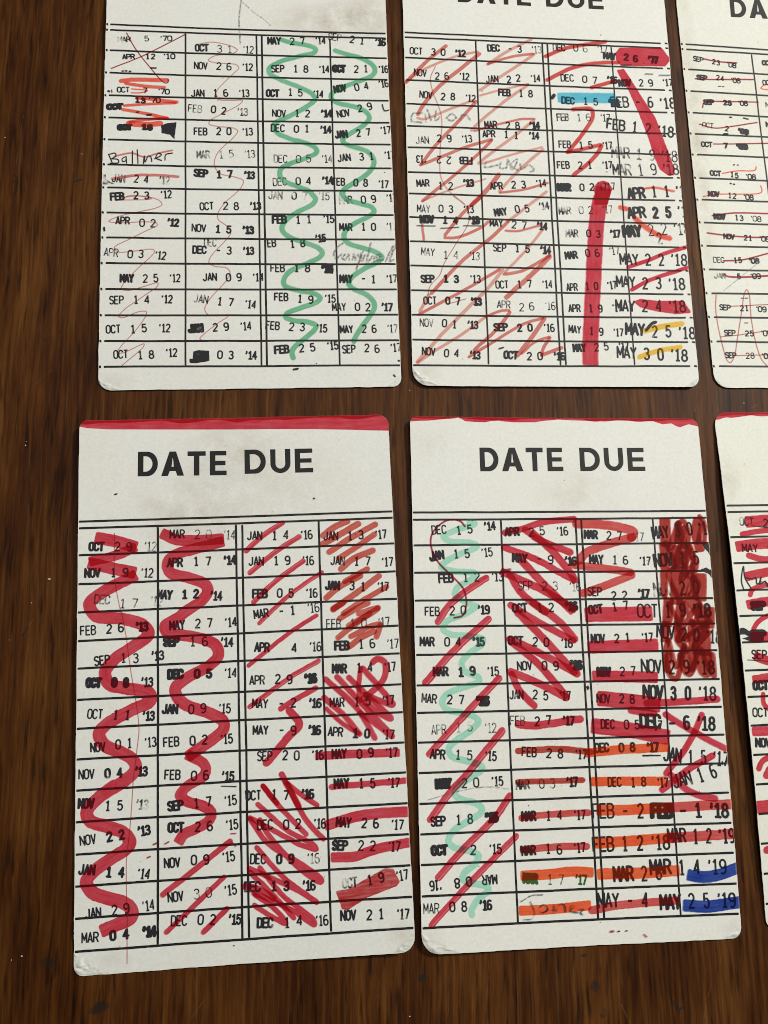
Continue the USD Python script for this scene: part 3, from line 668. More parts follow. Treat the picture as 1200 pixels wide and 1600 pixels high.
('r',np.float64(0.19),[-29.38,28.91,-30.84,25.4,-30.39,21.15,-28.62,15.71,-28.15,12.36,-29.14,-0.59,-28.89,-4.69,-27.11,-8.31,-22.72,-12.46]),
('r',np.float64(0.19),[-25.66,-10.09,-22.72,-12.44,-21.67,-14.84,-21.98,-18.08,-25.39,-23.77,-28.95,-29.79,-30.16,-32.97,-32.85,-36.15,-33.48,-38.88]),
('r',np.float64(0.15),[-27.84,-40.91,-23.35,-39.47]),
('p',np.float64(0.5),[-33.27,14.47,-35.96,14.15,-36.58,12.02,-33.73,11.51]),
('p',np.float64(0.42),[-32.7,14.28,-32.5,11.77]),
('p',np.float64(0.46),[-32.09,15.57,-31.03,12.24]),
('p',np.float64(0.46),[-29.59,15.67,-29.88,12.29,-28.7,13.39,-29.5,12.31]),
('p',np.float64(0.5),[-25.19,14.58,-26.78,13.25,-25.66,12.37,-24.08,13.36,-25.19,14.58]),
('p',np.float64(0.5),[-22.95,12.56,-22.51,14.26,-21.34,14.31,-20.05,12.67]),
('p',np.float64(0.5),[-16.1,0.67,-16.76,-1.22,-14.63,-0.94,-13.08,-0.48]),
('p',np.float64(0.46),[-12.27,0.38,-12.54,-1.29,-10.8,-1.24,-10.3,1.27]),
('p',np.float64(0.46),[-10.11,1.28,-9.1,-1.81,-7.6,1.36,-9.61,-0.37,-7.37,-1.96]),
('p',np.float64(0.46),[-6.88,0.13,-6.58,-1.52,-4.19,-0.21,-3.12,-1.84,-4.3,-2.29]),
('S',np.float64(1.04),[2.03,33.43,7.87,36.23,19.71,38.87]),
('S',np.float64(1.07),[2.11,26.02,9.51,30.15,17.24,32.0,22.9,32.36]),
('S',np.float64(1.04),[14.72,24.16,21.68,26.47]),
('C',np.float64(3.1),[4.77,20.63,21.31,21.11]),
('S',np.float64(1.07),[8.92,17.13,14.09,17.39,14.46,15.17,11.44,9.95,6.76,4.1]),
('S',np.float64(1.02),[6.56,3.97,9.94,4.83,16.14,6.49]),
('S',np.float64(1.07),[16.39,6.2,14.97,3.71,11.19,-0.18,7.98,-2.85]),
('H',np.float64(0.59),[27.2,-6.54,30.77,-6.16,36.01,-7.09]),
('R',np.float64(3.83),[15.64,-8.39,14.26,-12.74,13.0,-20.12,12.13,-27.41,11.17,-36.19,10.27,-44.07,9.46,-51.85,9.22,-55.51]),
('H',np.float64(1.41),[20.4,-12.27,22.04,-12.65]),
('H',np.float64(1.48),[24.37,-15.4,26.36,-17.42,30.42,-20.21,33.53,-21.18]),
('R',np.float64(1.0),[21.37,-29.67,26.31,-27.99,32.31,-25.48,38.1,-23.68]),
('R',np.float64(1.0),[21.84,-36.26,26.64,-33.61,37.96,-29.65]),
('Y',np.float64(1.52),[24.56,-47.86,29.4,-46.65,34.81,-45.76]),
('Y',np.float64(1.36),[22.48,-55.25,26.93,-53.68,33.85,-52.42]),
('I',np.float64(0.83),[24.96,-47.66,26.82,-45.69,27.6,-45.49]),
('I',np.float64(0.15),[-35.88,-18.97,-30.84,-18.99]),
('I',np.float64(0.15),[-29.55,-19.6,-24.47,-19.15]),
('I',np.float64(0.15),[-23.32,-18.64,-18.42,-18.59]),
('I',np.float64(0.2),[30.54,29.0,32.84,28.96]),
('I',np.float64(0.2),[34.56,28.72,38.23,28.85]),
('I',np.float64(0.2),[23.66,31.6,26.9,31.82]),
('I',np.float64(0.33),[-15.12,-53.22,-13.93,-52.9]),
('I',np.float64(1.03),[3.74,21.24,3.31,20.58]),
],
  'polys': [
('R',[22.3,35.3,23.64,37.13,36.1,37.65,38.45,33.96,36.63,31.67,23.64,31.38,22.36,33.31]),
('R',[22.33,30.0,24.46,30.48,25.54,28.59,28.63,22.58,32.49,15.34,34.96,6.4,36.54,0.5,36.55,-2.12,35.02,-2.5,32.41,-0.54,31.13,3.32,29.97,8.82,27.94,16.06,25.31,23.77,23.34,27.19]),
('R',[21.89,-39.63,23.93,-38.82,28.86,-39.36,35.77,-39.22,37.83,-42.74,33.51,-43.16,28.23,-42.41,23.74,-41.27]),
('R',[13.1,-6.79,14.4,-4.89,16.0,-4.31,17.53,-4.81,18.57,-6.66,17.62,-9.17,16.87,-11.54,13.17,-11.63,13.58,-8.44]),
],
  'lines': [
('h',0.36,-37.83,39.2,36.04,39.08),
('h',0.36,37.1,39.08,38.0,39.07),
('h',0.36,-37.83,37.69,36.04,37.59),
('h',0.36,37.1,37.59,38.0,37.59),
('h',0.36,-37.84,31.3,36.05,31.03),
('h',0.36,37.1,31.03,38.0,31.02),
('h',0.36,-37.85,24.37,36.06,24.13),
('h',0.36,37.1,24.12,38.0,24.12),
('h',0.36,-37.86,17.12,36.09,17.09),
('h',0.36,37.1,17.09,38.0,17.09),
('h',0.36,-37.87,10.39,36.12,10.52),
('h',0.36,37.1,10.52,38.0,10.52),
('h',0.36,-37.88,4.0,36.12,4.09),
('h',0.36,37.1,4.09,38.0,4.09),
('h',0.36,-37.9,-3.36,36.15,-3.02),
('h',0.36,37.1,-3.01,38.0,-3.01),
('h',0.36,-37.91,-9.62,36.11,-9.86),
('h',0.36,37.1,-9.86,38.0,-9.87),
('h',0.36,-37.92,-16.51,36.11,-16.74),
('h',0.36,37.1,-16.75,38.0,-16.75),
('h',0.36,-37.93,-23.5,36.11,-23.8),
('h',0.36,37.1,-23.8,38.0,-23.81),
('h',0.36,-37.95,-30.39,36.12,-30.59),
('h',0.36,37.1,-30.6,38.0,-30.6),
('h',0.36,-37.96,-37.34,36.12,-37.44),
('h',0.36,37.1,-37.45,38.0,-37.45),
('h',0.36,-37.97,-44.18,36.13,-44.13),
('h',0.36,37.1,-44.13,38.0,-44.13),
('h',0.36,-37.99,-51.05,36.13,-51.0),
('h',0.36,37.1,-51.0,38.0,-51.0),
('h',0.36,-38.0,-58.02,36.14,-57.74),
('h',0.36,37.1,-57.73,38.0,-57.73),
('v',0.31,-17.81,37.71,-18.07,-57.63),
('v',0.33,1.24,37.73,1.02,-57.65),
('v',0.33,2.71,37.68,2.49,-57.64),
('v',0.28,21.23,37.47,20.99,-57.56),
],
  'titles': [
('DATE',-22.38,52.74,-1.31,52.49),
('DUE',3.09,52.53,19.96,52.41),
],
},
'TR': {
  'pose': [139.38755,128.00506,0.01494],
  'lift': [0.14,0.0,0.15,0.0,0.0,0.0],
  'stamps': [
('SEP','23','08','nnno',-34.91,34.67,-22.05,32.65,np.float64(0.0)),
('SEP','24','08','bnno',-34.34,28.69,-21.28,27.89,np.float64(0.3)),
('SEP','25','08','bbno',-33.09,20.8,-19.86,20.78,np.float64(0.0)),
('OCT','2','08','lnxo',-34.13,13.81,-20.65,11.65,np.float64(0.0)),
('OCT','7','08','bbxo',-35.09,7.72,-21.32,7.06,np.float64(0.0)),
('OCT','15','08','bnno',-33.34,-1.06,-19.95,-2.15,np.float64(0.0)),
('NOV','12','08','bnno',-34.58,-7.37,-21.3,-8.4,np.float64(0.0)),
('NOV','13','08','xnlo',-33.52,-14.19,-19.77,-14.81,np.float64(0.0)),
('NOV','21','08','bnno',-31.36,-20.05,-18.03,-20.82,np.float64(0.0)),
('DEC','15','08','lnbo',-34.98,-27.07,-21.68,-27.22,np.float64(0.0)),
('JAN','5','09','fnno',-35.15,-31.74,-21.81,-31.72,np.float64(0.0)),
('SEP','21','09','nnno',-34.62,-40.79,-21.24,-41.36,np.float64(0.0)),
('SEP','25','09','nnno',-34.03,-48.08,-20.55,-48.21,np.float64(0.0)),
('SEP','28','09','nlno',-34.42,-54.4,-21.1,-54.63,np.float64(0.0)),
('OCT','5','08','bnno',-14.44,33.94,-0.91,33.99,np.float64(0.0)),
('OCT','9','08','nnno',-14.94,27.56,-1.65,27.77,np.float64(0.0)),
('NOV','1','08','lnno',-14.77,20.45,-1.38,20.43,np.float64(0.0)),
('NOV','4','08','bnno',-15.44,14.39,-2.11,14.34,np.float64(0.0)),
],
  'strokes': [
('D',np.float64(0.46),[-31.77,34.58,-27.84,33.89,-21.95,33.6]),
('D',np.float64(0.42),[-34.76,28.15,-32.21,28.03,-17.53,28.42]),
('D',np.float64(0.38),[-33.44,19.1,-32.91,20.64,-25.32,21.15,-16.77,21.28]),
('D',np.float64(0.38),[-34.88,13.87,-30.68,12.78,-26.12,13.3,-17.85,14.84]),
('D',np.float64(0.37),[-31.35,7.81,-26.67,7.92,-15.34,8.4]),
('H',np.float64(0.34),[-29.83,-1.18,-25.28,-0.31,-20.01,0.08,-19.59,1.19]),
('H',np.float64(0.33),[-36.07,-8.29,-31.95,-7.55,-18.87,-6.61,-18.96,-4.67]),
('D',np.float64(0.44),[-33.87,-14.0,-28.09,-13.14,-15.87,-13.13]),
('D',np.float64(0.44),[-35.84,-19.17,-30.24,-19.85,-22.21,-20.31,-18.5,-20.06]),
('D',np.float64(0.44),[-32.1,-27.34,-26.6,-26.98,-19.05,-25.0,-15.28,-24.2]),
('D',np.float64(0.51),[-32.31,-31.15,-31.47,-31.82,-27.13,-32.03,-17.94,-31.46]),
('r',np.float64(0.25),[-31.27,-40.51,-19.98,-39.88]),
('r',np.float64(0.25),[-35.04,-49.25,-30.33,-48.72,-20.81,-47.3]),
('r',np.float64(0.25),[-31.65,-54.51,-22.31,-54.28]),
('r',np.float64(0.25),[-35.09,-37.3,-35.62,-40.8,-35.45,-46.27,-34.65,-52.43,-33.93,-55.84,-33.11,-56.56,-31.87,-54.94,-30.45,-49.88,-28.64,-42.95,-27.12,-37.05,-26.35,-35.63,-25.81,-36.67,-25.91,-44.4,-25.26,-51.68,-24.26,-55.65,-23.01,-57.27]),
('H',np.float64(0.31),[-12.49,27.23,-14.86,26.54,-15.53,25.7,-11.95,25.2]),
('p',np.float64(0.22),[-33.0,-36.17,-21.51,-27.29]),
('I',np.float64(0.19),[-28.25,25.92,-27.41,25.94]),
('I',np.float64(0.19),[-27.11,25.87,-26.47,25.85]),
('I',np.float64(0.38),[-25.81,16.31,-25.3,16.2]),
('I',np.float64(0.34),[-21.76,16.14,-20.4,15.78]),
('I',np.float64(0.45),[-28.05,10.98,-26.92,11.01]),
('I',np.float64(0.34),[-26.21,1.51,-25.91,1.52]),
('I',np.float64(0.3),[-25.09,1.46,-24.79,1.47]),
('I',np.float64(0.33),[-27.72,-4.14,-27.44,-4.29]),
('I',np.float64(0.34),[-26.81,-4.35,-26.53,-4.5]),
('I',np.float64(0.18),[-28.14,-38.17,-27.41,-38.16]),
('I',np.float64(0.18),[-27.05,-38.16,-26.25,-38.15]),
('I',np.float64(0.18),[-27.99,-45.25,-27.01,-45.25]),
],
  'polys': [],
  'lines': [
('h',0.36,-36.66,39.13,37.5,36.22),
('h',0.45999999999999996,-38.0,39.18,-37.45,39.16),
('h',0.36,-36.66,37.48,37.5,35.12),
('h',0.45999999999999996,-38.0,37.53,-37.45,37.51),
('h',0.36,-36.63,31.05,37.5,28.4),
('h',0.45999999999999996,-38.0,31.1,-37.45,31.08),
('h',0.36,-36.61,24.24,37.5,21.53),
('h',0.45999999999999996,-38.0,24.29,-37.45,24.27),
('h',0.36,-36.59,17.41,37.5,15.05),
('h',0.45999999999999996,-38.0,17.45,-37.45,17.44),
('h',0.36,-36.57,10.84,37.5,9.3),
('h',0.45999999999999996,-38.0,10.87,-37.45,10.86),
('h',0.36,-36.55,4.42,37.5,3.03),
('h',0.45999999999999996,-38.0,4.44,-37.45,4.43),
('h',0.36,-36.53,-2.69,37.5,-4.51),
('h',0.45999999999999996,-38.0,-2.65,-37.45,-2.66),
('h',0.36,-36.51,-9.26,37.5,-10.3),
('h',0.45999999999999996,-38.0,-9.24,-37.45,-9.24),
('h',0.36,-36.49,-16.07,37.5,-17.53),
('h',0.45999999999999996,-38.0,-16.04,-37.45,-16.05),
('h',0.36,-36.47,-22.96,37.5,-23.9),
('h',0.45999999999999996,-38.0,-22.94,-37.45,-22.95),
('h',0.36,-36.46,-29.89,37.5,-30.75),
('h',0.45999999999999996,-38.0,-29.88,-37.45,-29.88),
('h',0.36,-36.44,-36.83,37.5,-37.08),
('h',0.45999999999999996,-38.0,-36.82,-37.45,-36.83),
('h',0.36,-36.43,-43.66,37.5,-44.48),
('h',0.45999999999999996,-38.0,-43.64,-37.45,-43.64),
('h',0.36,-36.41,-50.56,37.5,-51.25),
('h',0.45999999999999996,-38.0,-50.54,-37.45,-50.55),
('h',0.36,-36.4,-57.45,37.5,-58.37),
('h',0.45999999999999996,-38.0,-57.43,-37.45,-57.44),
('v',0.33,1.24,37.48,1.02,-57.45),
('v',0.33,2.71,37.48,2.49,-57.45),
('v',0.28,21.23,37.48,20.99,-57.45),
('v',0.3,-17.15,36.53,-16.65,-57.45),
],
  'titles': [
('DATE',-22.07,51.64,-0.4,51.2),
('DUE',4.04,51.11,21.28,50.76),
],
},
'BL': {
  'pose': [-20.62621,-8.99797,0.03659],
  'lift': [1.78,0.0,0.0,1.8,0.61,0.0],
  'stamps': [
('OCT','29','12','bnl',-35.61,32.3,-19.72,31.74,np.float64(0.0)),
('NOV','19','12','bnn',-36.62,26.03,-20.46,25.39,np.float64(0.18)),
('DEC','17','12','fll',-34.26,19.69,-18.31,18.44,np.float64(-0.71)),
('FEB','26','13','nnb',-37.43,12.33,-21.57,12.67,np.float64(0.18)),
('SEP','13','13','nnb',-34.25,5.17,-18.0,5.78,np.float64(0.0)),
('OCT','08','13','xxb',-36.03,0.28,-20.52,-0.38,np.float64(0.0)),
('OCT','11','13','nnb',-35.62,-6.78,-20.18,-8.2,np.float64(0.0)),
('NOV','01','13','nnn',-34.93,-14.49,-19.85,-14.01,np.float64(0.28)),
('NOV','04','13','nbb',-37.5,-20.28,-21.79,-20.49,np.float64(0.0)),
('NOV','15','13','bnf',-37.44,-26.61,-21.63,-28.0,np.float64(-0.34)),
('NOV','22','13','nbb',-37.09,-34.88,-21.29,-33.45,np.float64(0.0)),
('JAN','14','14','bbn',-37.2,-40.86,-21.31,-43.16,np.float64(0.0)),
('JAN','29','14','nnn',-35.77,-50.57,-20.36,-49.67,np.float64(0.0)),
('MAR','04','14','nbx',-36.5,-55.65,-19.96,-55.25,np.float64(0.0)),
('MAR','20','14','nll',-16.7,34.65,-0.84,33.89,np.float64(0.0)),
('APR','17','14','bnb',-17.36,27.7,-0.76,27.8,np.float64(0.0)),
('MAY','12','14','bbb',-19.75,20.17,-4.24,19.12,np.float64(0.36)),
('MAY','27','14','bnn',-16.89,12.63,-0.84,12.8,np.float64(0.0)),
('SEP','16','14','xnb',-18.34,8.95,-1.73,7.99,np.float64(0.0)),
('DEC','05','14','xbn',-17.37,1.25,-1.06,0.76,np.float64(0.0)),
('JAN','09','15','bnn',-18.58,-6.7,-2.58,-7.42,np.float64(0.0)),
('FEB','02','15','nnn',-18.44,-14.27,-2.22,-14.34,np.float64(0.0)),
('FEB','06','15','nnb',-18.18,-21.51,-2.01,-22.92,np.float64(0.0)),
('SEP','17','15','bnn',-17.62,-28.6,-1.57,-28.14,np.float64(0.0)),
('OCT','26','15','bnn',-17.4,-33.37,-1.31,-33.56,np.float64(0.0)),
('NOV','09','15','nnn',-18.37,-41.03,-2.2,-40.43,np.float64(0.0)),
('NOV','30','15','nln',-17.6,-48.38,-1.91,-47.63,np.float64(0.0)),
('DEC','02','15','nnb',-16.87,-53.35,-0.98,-54.11,np.float64(0.0)),
('JAN','14','16','nnn',1.86,33.6,17.99,33.27,np.float64(0.0)),
('JAN','19','16','nnn',2.11,27.31,18.16,26.85,np.float64(0.0)),
('FEB','05','16','bnn',2.8,19.38,18.76,18.86,np.float64(0.0)),
('MAR','-1','16','nnl',3.07,14.29,19.01,15.42,np.float64(0.0)),
('APR','4','16','bnn',3.05,6.55,19.24,5.94,np.float64(-0.18)),
('APR','29','16','nnx',1.72,-1.2,17.87,-1.49,np.float64(0.0)),
('MAY','-2','16','nnb',2.27,-6.61,18.78,-7.33,np.float64(0.0)),
('MAY','-9','16','nnb',2.28,-12.73,18.49,-13.57,np.float64(0.0)),
('SEP','20','16','nnn',3.17,-18.69,18.91,-19.25,np.float64(0.0)),
('OCT','17','16','nnb',0.31,-27.33,16.25,-27.94,np.float64(0.0)),
('DEC','02','16','nnn',2.84,-33.99,18.9,-34.63,np.float64(0.0)),
('DEC','09','16','nbl',1.1,-41.32,17.13,-42.15,np.float64(0.0)),
('DEC','13','16','bbb',-0.42,-47.23,16.01,-47.94,np.float64(0.0)),
('DEC','14','16','bnn',2.39,-55.15,18.67,-55.54,np.float64(0.0)),
('JAN','13','17','nnn',20.57,32.79,36.32,32.68,np.float64(0.0)),
('JAN','17','17','nnn',22.06,26.69,37.58,25.67,np.float64(0.0)),
('JAN','31','17','bnn',20.59,20.67,36.24,19.61,np.float64(0.0)),
('FEB','10','17','lll',20.48,11.25,36.01,11.07,np.float64(0.0)),
('FEB','16','17','bnl',22.16,5.98,37.93,5.76,np.float64(0.19)),
('MAR','14','17','bnn',21.58,0.5,36.96,0.27,np.float64(0.0)),
('MAR','15','17','nnn',20.62,-7.42,36.18,-7.53,np.float64(0.0)),
('APR','10','17','nbn',19.93,-14.0,35.77,-15.59,np.float64(0.0)),
('MAY','09','17','bnn',20.62,-19.17,36.36,-19.7,np.float64(0.0)),
('MAY','15','17','bnn',20.84,-25.83,36.48,-26.56,np.float64(0.0)),
('MAY','26','17','bnn',21.06,-34.42,36.88,-36.03,np.float64(0.0)),
('SEP','22','17','bnn',20.08,-39.47,35.9,-40.75,np.float64(0.0)),
('OCT','19','17','fnn',21.96,-47.98,37.36,-46.89,np.float64(0.0)),
('NOV','21','17','bnn',21.27,-54.72,37.17,-55.34,np.float64(0.0)),
],
  'strokes': [
('R',np.float64(2.66),[-32.76,34.07,-28.79,33.19,-25.72,32.14]),
('R',np.float64(2.18),[-25.53,31.38,-29.5,29.84,-34.33,28.91]),
('R',np.float64(2.64),[-34.32,27.98,-29.48,26.68,-25.89,25.8]),
('R',np.float64(2.6),[-25.7,24.49,-32.31,21.26,-35.31,18.64,-34.94,17.16,-33.69,15.6,-27.65,14.7,-23.0,13.1,-21.64,10.85,-25.14,8.13,-29.39,5.46,-31.56,2.71,-30.78,-0.18,-26.9,-1.46,-21.59,-2.81,-21.24,-4.61,-25.83,-6.65,-31.08,-9.33,-32.87,-11.31,-31.75,-13.99,-28.26,-15.83,-25.29,-17.68,-24.59,-19.8,-26.85,-22.06,-32.03,-24.98,-29.28,-23.23,-33.74,-26.35,-35.5,-28.6,-34.74,-30.61,-30.61,-32.24,-27.17,-33.89,-25.79,-36.0,-26.82,-37.34,-30.24,-39.21,-33.97,-41.76,-35.49,-43.64,-34.28,-45.96,-30.2,-47.71,-26.45,-49.23,-25.25,-50.96,-25.76,-52.23,-28.82,-53.31,-31.02,-54.05]),
('r',np.float64(0.18),[-29.59,35.28,-29.47,24.09,-28.09,16.67,-27.83,15.88,-26.75,10.01,-25.85,3.13,-24.6,-4.42,-23.89,-10.8,-24.42,-16.35,-24.94,-20.47,-25.21,-23.15,-25.79,-31.96,-26.64,-39.96,-26.63,-45.93,-26.44,-52.5,-26.49,-61.56]),
('R',np.float64(2.42),[-17.51,34.49,-15.31,33.28,-10.52,32.91,-4.96,32.98]),
('R',np.float64(2.46),[-4.97,32.14,-11.28,30.67,-16.07,29.15,-17.25,27.32,-16.46,25.23,-12.45,23.95,-8.25,22.09,-7.64,20.58,-9.21,18.23,-13.24,15.64,-14.71,14.37,-17.79,12.68,-17.54,11.31,-14.01,10.31,-8.4,8.94,-5.76,7.17,-5.43,4.97,-7.93,2.56,-12.65,0.28,-15.53,-2.07,-15.01,-4.17,-13.06,-6.06,-8.42,-7.88,-4.57,-10.15,-4.34,-11.93,-7.06,-14.24,-10.65,-16.48,-11.9,-17.28]),
('R',np.float64(2.2),[-12.09,-17.79,-9.44,-19.34,-8.57,-20.78,-9.3,-22.47,-12.85,-24.32,-14.45,-25.94,-14.63,-26.4,-12.88,-27.88,-9.37,-29.02,-7.55,-30.44,-7.82,-32.12,-11.18,-33.95,-13.81,-34.96,-14.52,-35.92]),
('V',np.float64(1.2),[1.67,29.91,5.8,33.46,10.6,36.48]),
('V',np.float64(1.16),[2.42,24.46,8.71,29.33,14.67,32.93]),
('V',np.float64(1.15),[3.13,17.31,8.53,22.13,15.43,26.77]),
('V',np.float64(0.98),[19.95,23.92,12.19,18.96,6.47,14.13,4.39,12.19]),
('R',np.float64(0.97),[18.19,13.4,11.93,9.8,1.72,2.35]),
('V',np.float64(1.08),[18.38,2.6,10.87,-1.31,1.78,-7.3]),
('R',np.float64(1.22),[17.43,-3.76,13.31,-5.77,9.04,-8.13]),
('R',np.float64(1.68),[11.03,-8.7,13.31,-11.86,10.49,-14.89,5.47,-20.23]),
('R',np.float64(1.3),[8.83,-23.04,10.19,-25.73,12.57,-30.36]),
('R',np.float64(1.15),[4.46,-25.38,7.58,-29.37]),
('R',np.float64(1.08),[9.68,-24.78,13.37,-27.94,16.89,-30.4]),
('R',np.float64(1.15),[10.2,-25.33,12.57,-30.65,15.3,-34.93,18.06,-37.99]),
('R',np.float64(1.08),[4.45,-25.51,8.27,-30.39,14.17,-36.73]),
('R',np.float64(1.07),[3.12,-29.39,9.92,-35.62,15.87,-39.21,16.38,-40.09,13.38,-39.22,9.87,-37.31,1.28,-32.29]),
('R',np.float64(1.1),[1.38,-32.53,5.23,-38.04,13.94,-43.97,17.39,-46.86,17.2,-47.35,12.17,-43.86,5.28,-36.01,3.58,-32.84]),
('R',np.float64(1.06),[2.74,-38.9,8.58,-45.64,16.16,-51.6,12.02,-48.86,0.88,-43.31]),
('R',np.float64(1.06),[1.04,-44.16,5.0,-48.08,10.79,-54.55]),
('R',np.float64(1.06),[3.35,-43.3,8.47,-49.62,15.33,-55.33,15.48,-56.32,10.15,-52.7,1.83,-48.7]),
('R',np.float64(1.05),[2.17,-49.05,6.64,-52.48,9.01,-55.59,4.87,-53.35,1.95,-51.25]),
('R',np.float64(1.26),[-0.24,-47.07,3.24,-47.96,6.35,-50.15]),
('Q',np.float64(1.53),[20.57,32.9,23.72,35.11,26.64,36.28]),
('Q',np.float64(1.52),[20.31,30.79,25.18,33.31,29.31,35.56]),
('Q',np.float64(1.45),[21.95,28.81,26.65,31.7,33.54,35.24]),
('Q',np.float64(1.37),[24.18,27.18,29.66,30.42,33.23,32.8]),
('Q',np.float64(1.45),[24.64,24.49,27.99,27.03,32.66,28.76]),
('Q',np.float64(1.29),[25.47,21.41,27.8,22.64,31.11,24.21]),
('Q',np.float64(1.43),[20.79,17.64,23.51,19.79,29.32,22.57]),
('Q',np.float64(1.43),[22.38,14.94,28.39,18.63,33.89,22.38]),
('Q',np.float64(1.28),[24.78,13.6,29.82,16.67,35.67,19.63]),
('Q',np.float64(1.36),[28.54,13.42,33.33,14.63]),
('Q',np.float64(1.43),[22.37,14.7,24.88,16.28]),
('Q',np.float64(1.35),[23.79,12.39,29.0,15.15,30.92,15.82]),
('Q',np.float64(1.43),[25.97,10.61,30.79,13.0,33.13,14.4]),
('Q',np.float64(1.35),[23.24,7.96,27.3,10.74,31.19,13.36]),
('Q',np.float64(1.28),[26.43,7.99,30.66,10.02,33.53,10.74]),
('Q',np.float64(1.36),[33.7,10.43,32.63,7.69]),
('Q',np.float64(1.42),[25.96,5.61,28.66,7.51,32.12,9.02]),
('R',np.float64(1.35),[31.4,1.58,32.37,2.34,34.21,1.58,34.47,-0.7,33.03,-3.55,28.78,-6.78]),
('R',np.float64(1.05),[28.42,0.34,27.7,-4.37,28.02,-7.28]),
('R',np.float64(1.27),[28.91,0.31,32.62,-4.26,35.76,-8.59,32.83,-7.53,29.19,-5.89]),
('R',np.float64(1.26),[25.47,-1.7,30.27,-6.68,35.22,-11.8,32.32,-10.39,29.11,-7.7]),
('R',np.float64(1.26),[22.69,-1.38,29.06,-8.78,35.2,-15.91,31.47,-12.85,27.89,-10.15]),
('R',np.float64(1.22),[19.9,-1.78,27.2,-9.04,31.13,-16.04]),
('R',np.float64(1.25),[19.37,-6.1,24.18,-10.67,27.5,-14.96]),
('R',np.float64(0.96),[19.84,-8.64,23.74,-12.43,27.32,-14.77]),
('R',np.float64(1.75),[17.81,-19.36,27.48,-19.45,35.92,-19.68]),
('R',np.float64(1.3),[20.46,-26.5,27.18,-26.37,38.15,-26.13]),
('R',np.float64(2.16),[19.61,-34.85,25.06,-33.63,30.5,-33.09,37.4,-33.08]),
('R',np.float64(2.0),[20.77,-42.11,25.05,-42.23,30.13,-40.91,37.2,-40.04]),
('R',np.float64(1.2),[-3.31,-37.16,-11.26,-42.68,-18.57,-47.65]),
('R',np.float64(1.05),[-4.83,-44.77,-12.03,-50.9,-17.74,-55.57]),
('R',np.float64(1.11),[-4.24,-51.6,-6.87,-53.88,-9.49,-56.15]),
('I',np.float64(0.21),[-5.07,-24.86,-1.69,-25.17]),
('D',np.float64(0.42),[-20.6,-36.69,-19.84,-36.41]),
('D',np.float64(0.35),[-18.0,-36.7,-17.13,-36.32]),
('D',np.float64(0.35),[-21.99,-39.45,-21.3,-39.26]),
('D',np.float64(0.28),[-3.11,-35.48,-1.98,-35.49]),
('D',np.float64(0.28),[-2.86,-37.36,-2.03,-38.32]),
('I',np.float64(0.29),[-29.57,44.84,-29.02,44.94]),
('I',np.float64(0.31),[18.53,42.43,18.75,42.27]),
],
  'polys': [
('W',[20.49,-49.45,23.34,-49.16,28.42,-46.87,32.08,-45.17,33.93,-45.45,35.31,-48.34,34.44,-49.29,27.86,-51.22,23.15,-53.68,21.75,-53.43,21.12,-51.41]),
('I',[0.25,-26.17,1.14,-26.05,1.09,-28.63,0.39,-28.24]),
],
  'lines': [
('h',0.36,-37.9,38.37,38.14,38.39),
('h',0.36,-37.9,36.76,38.14,36.74),
('h',0.36,-37.9,30.26,38.14,30.29),
('h',0.36,-37.9,23.34,38.14,23.33),
('h',0.36,-37.9,16.69,38.13,16.6),
('h',0.36,-37.9,10.03,38.13,10.03),
('h',0.36,-37.9,3.61,38.11,3.34),
('h',0.36,-37.9,-3.56,38.1,-4.0),
('h',0.36,-37.9,-10.07,38.09,-10.52),
('h',0.36,-37.9,-16.95,38.07,-17.51),
('h',0.36,-37.9,-23.81,38.06,-24.37),
('h',0.36,-37.9,-30.71,38.05,-31.28),
('h',0.36,-37.9,-37.73,38.04,-38.15),
('h',0.36,-37.9,-44.58,38.03,-44.92),
('h',0.36,-37.9,-51.39,38.01,-51.72),
('h',0.36,-37.9,-58.36,38.0,-58.39),
('v',0.35,-19.44,36.56,-19.73,-58.3),
('v',0.35,-0.73,36.39,-0.9,-58.27),
('v',0.35,0.78,36.33,0.61,-58.23),
('v',0.35,19.49,36.94,19.09,-58.07),
],
  'titles': [
('DATE',-24.17,52.25,-2.72,51.99),
('DUE',1.66,52.15,18.62,52.07),
],
  'band': [-38.25,62.03,-37.7,61.86,-36.24,61.53,-34.41,61.38,-30.74,61.12,-19.63,60.89,-8.35,60.66,2.31,60.47,7.58,60.43,19.2,60.14,27.01,59.78,38.41,59.18],
},
'BM': {
  'pose': [59.08554,-8.25925,0.00459],
  'lift': [1.16,0.0,1.31,0.35,0.0,0.62],
  'stamps': [
('DEC','15','14','nnb',-33.35,34.28,-16.9,35.39,np.float64(-0.39)),
('JAN','15','15','bnn',-33.98,27.89,-17.95,28.75,np.float64(0.0)),
('FEB','12','13','bnn',-31.99,22.32,-15.45,22.54,np.float64(0.0)),
('FEB','20','19','nnb',-35.55,14.15,-19.2,14.43,np.float64(0.0)),
('MAR','04','15','bnb',-36.98,6.96,-20.74,6.61,np.float64(0.0)),
('MAR','19','15','bbn',-33.94,-0.26,-17.48,-0.52,np.float64(0.0)),
('MAR','27','15','nnx',-36.81,-6.52,-20.44,-7.62,np.float64(0.0)),
('APR','15','12','lll',-34.68,-13.96,-18.68,-13.84,np.float64(0.37)),
('APR','15','15','bnn',-35.13,-19.47,-18.84,-20.48,np.float64(0.0)),
('MAY','20','15','xnn',-33.84,-26.38,-17.5,-26.2,np.float64(0.0)),
('SEP','18','15','bnx',-35.44,-34.79,-19.34,-34.33,np.float64(0.0)),
('OCT','2','15','xnn',-35.43,-41.12,-18.53,-41.45,np.float64(0.0)),
('MAR','08','16','nnn',-19.92,-47.94,-36.08,-48.91,np.float64(-0.0)),
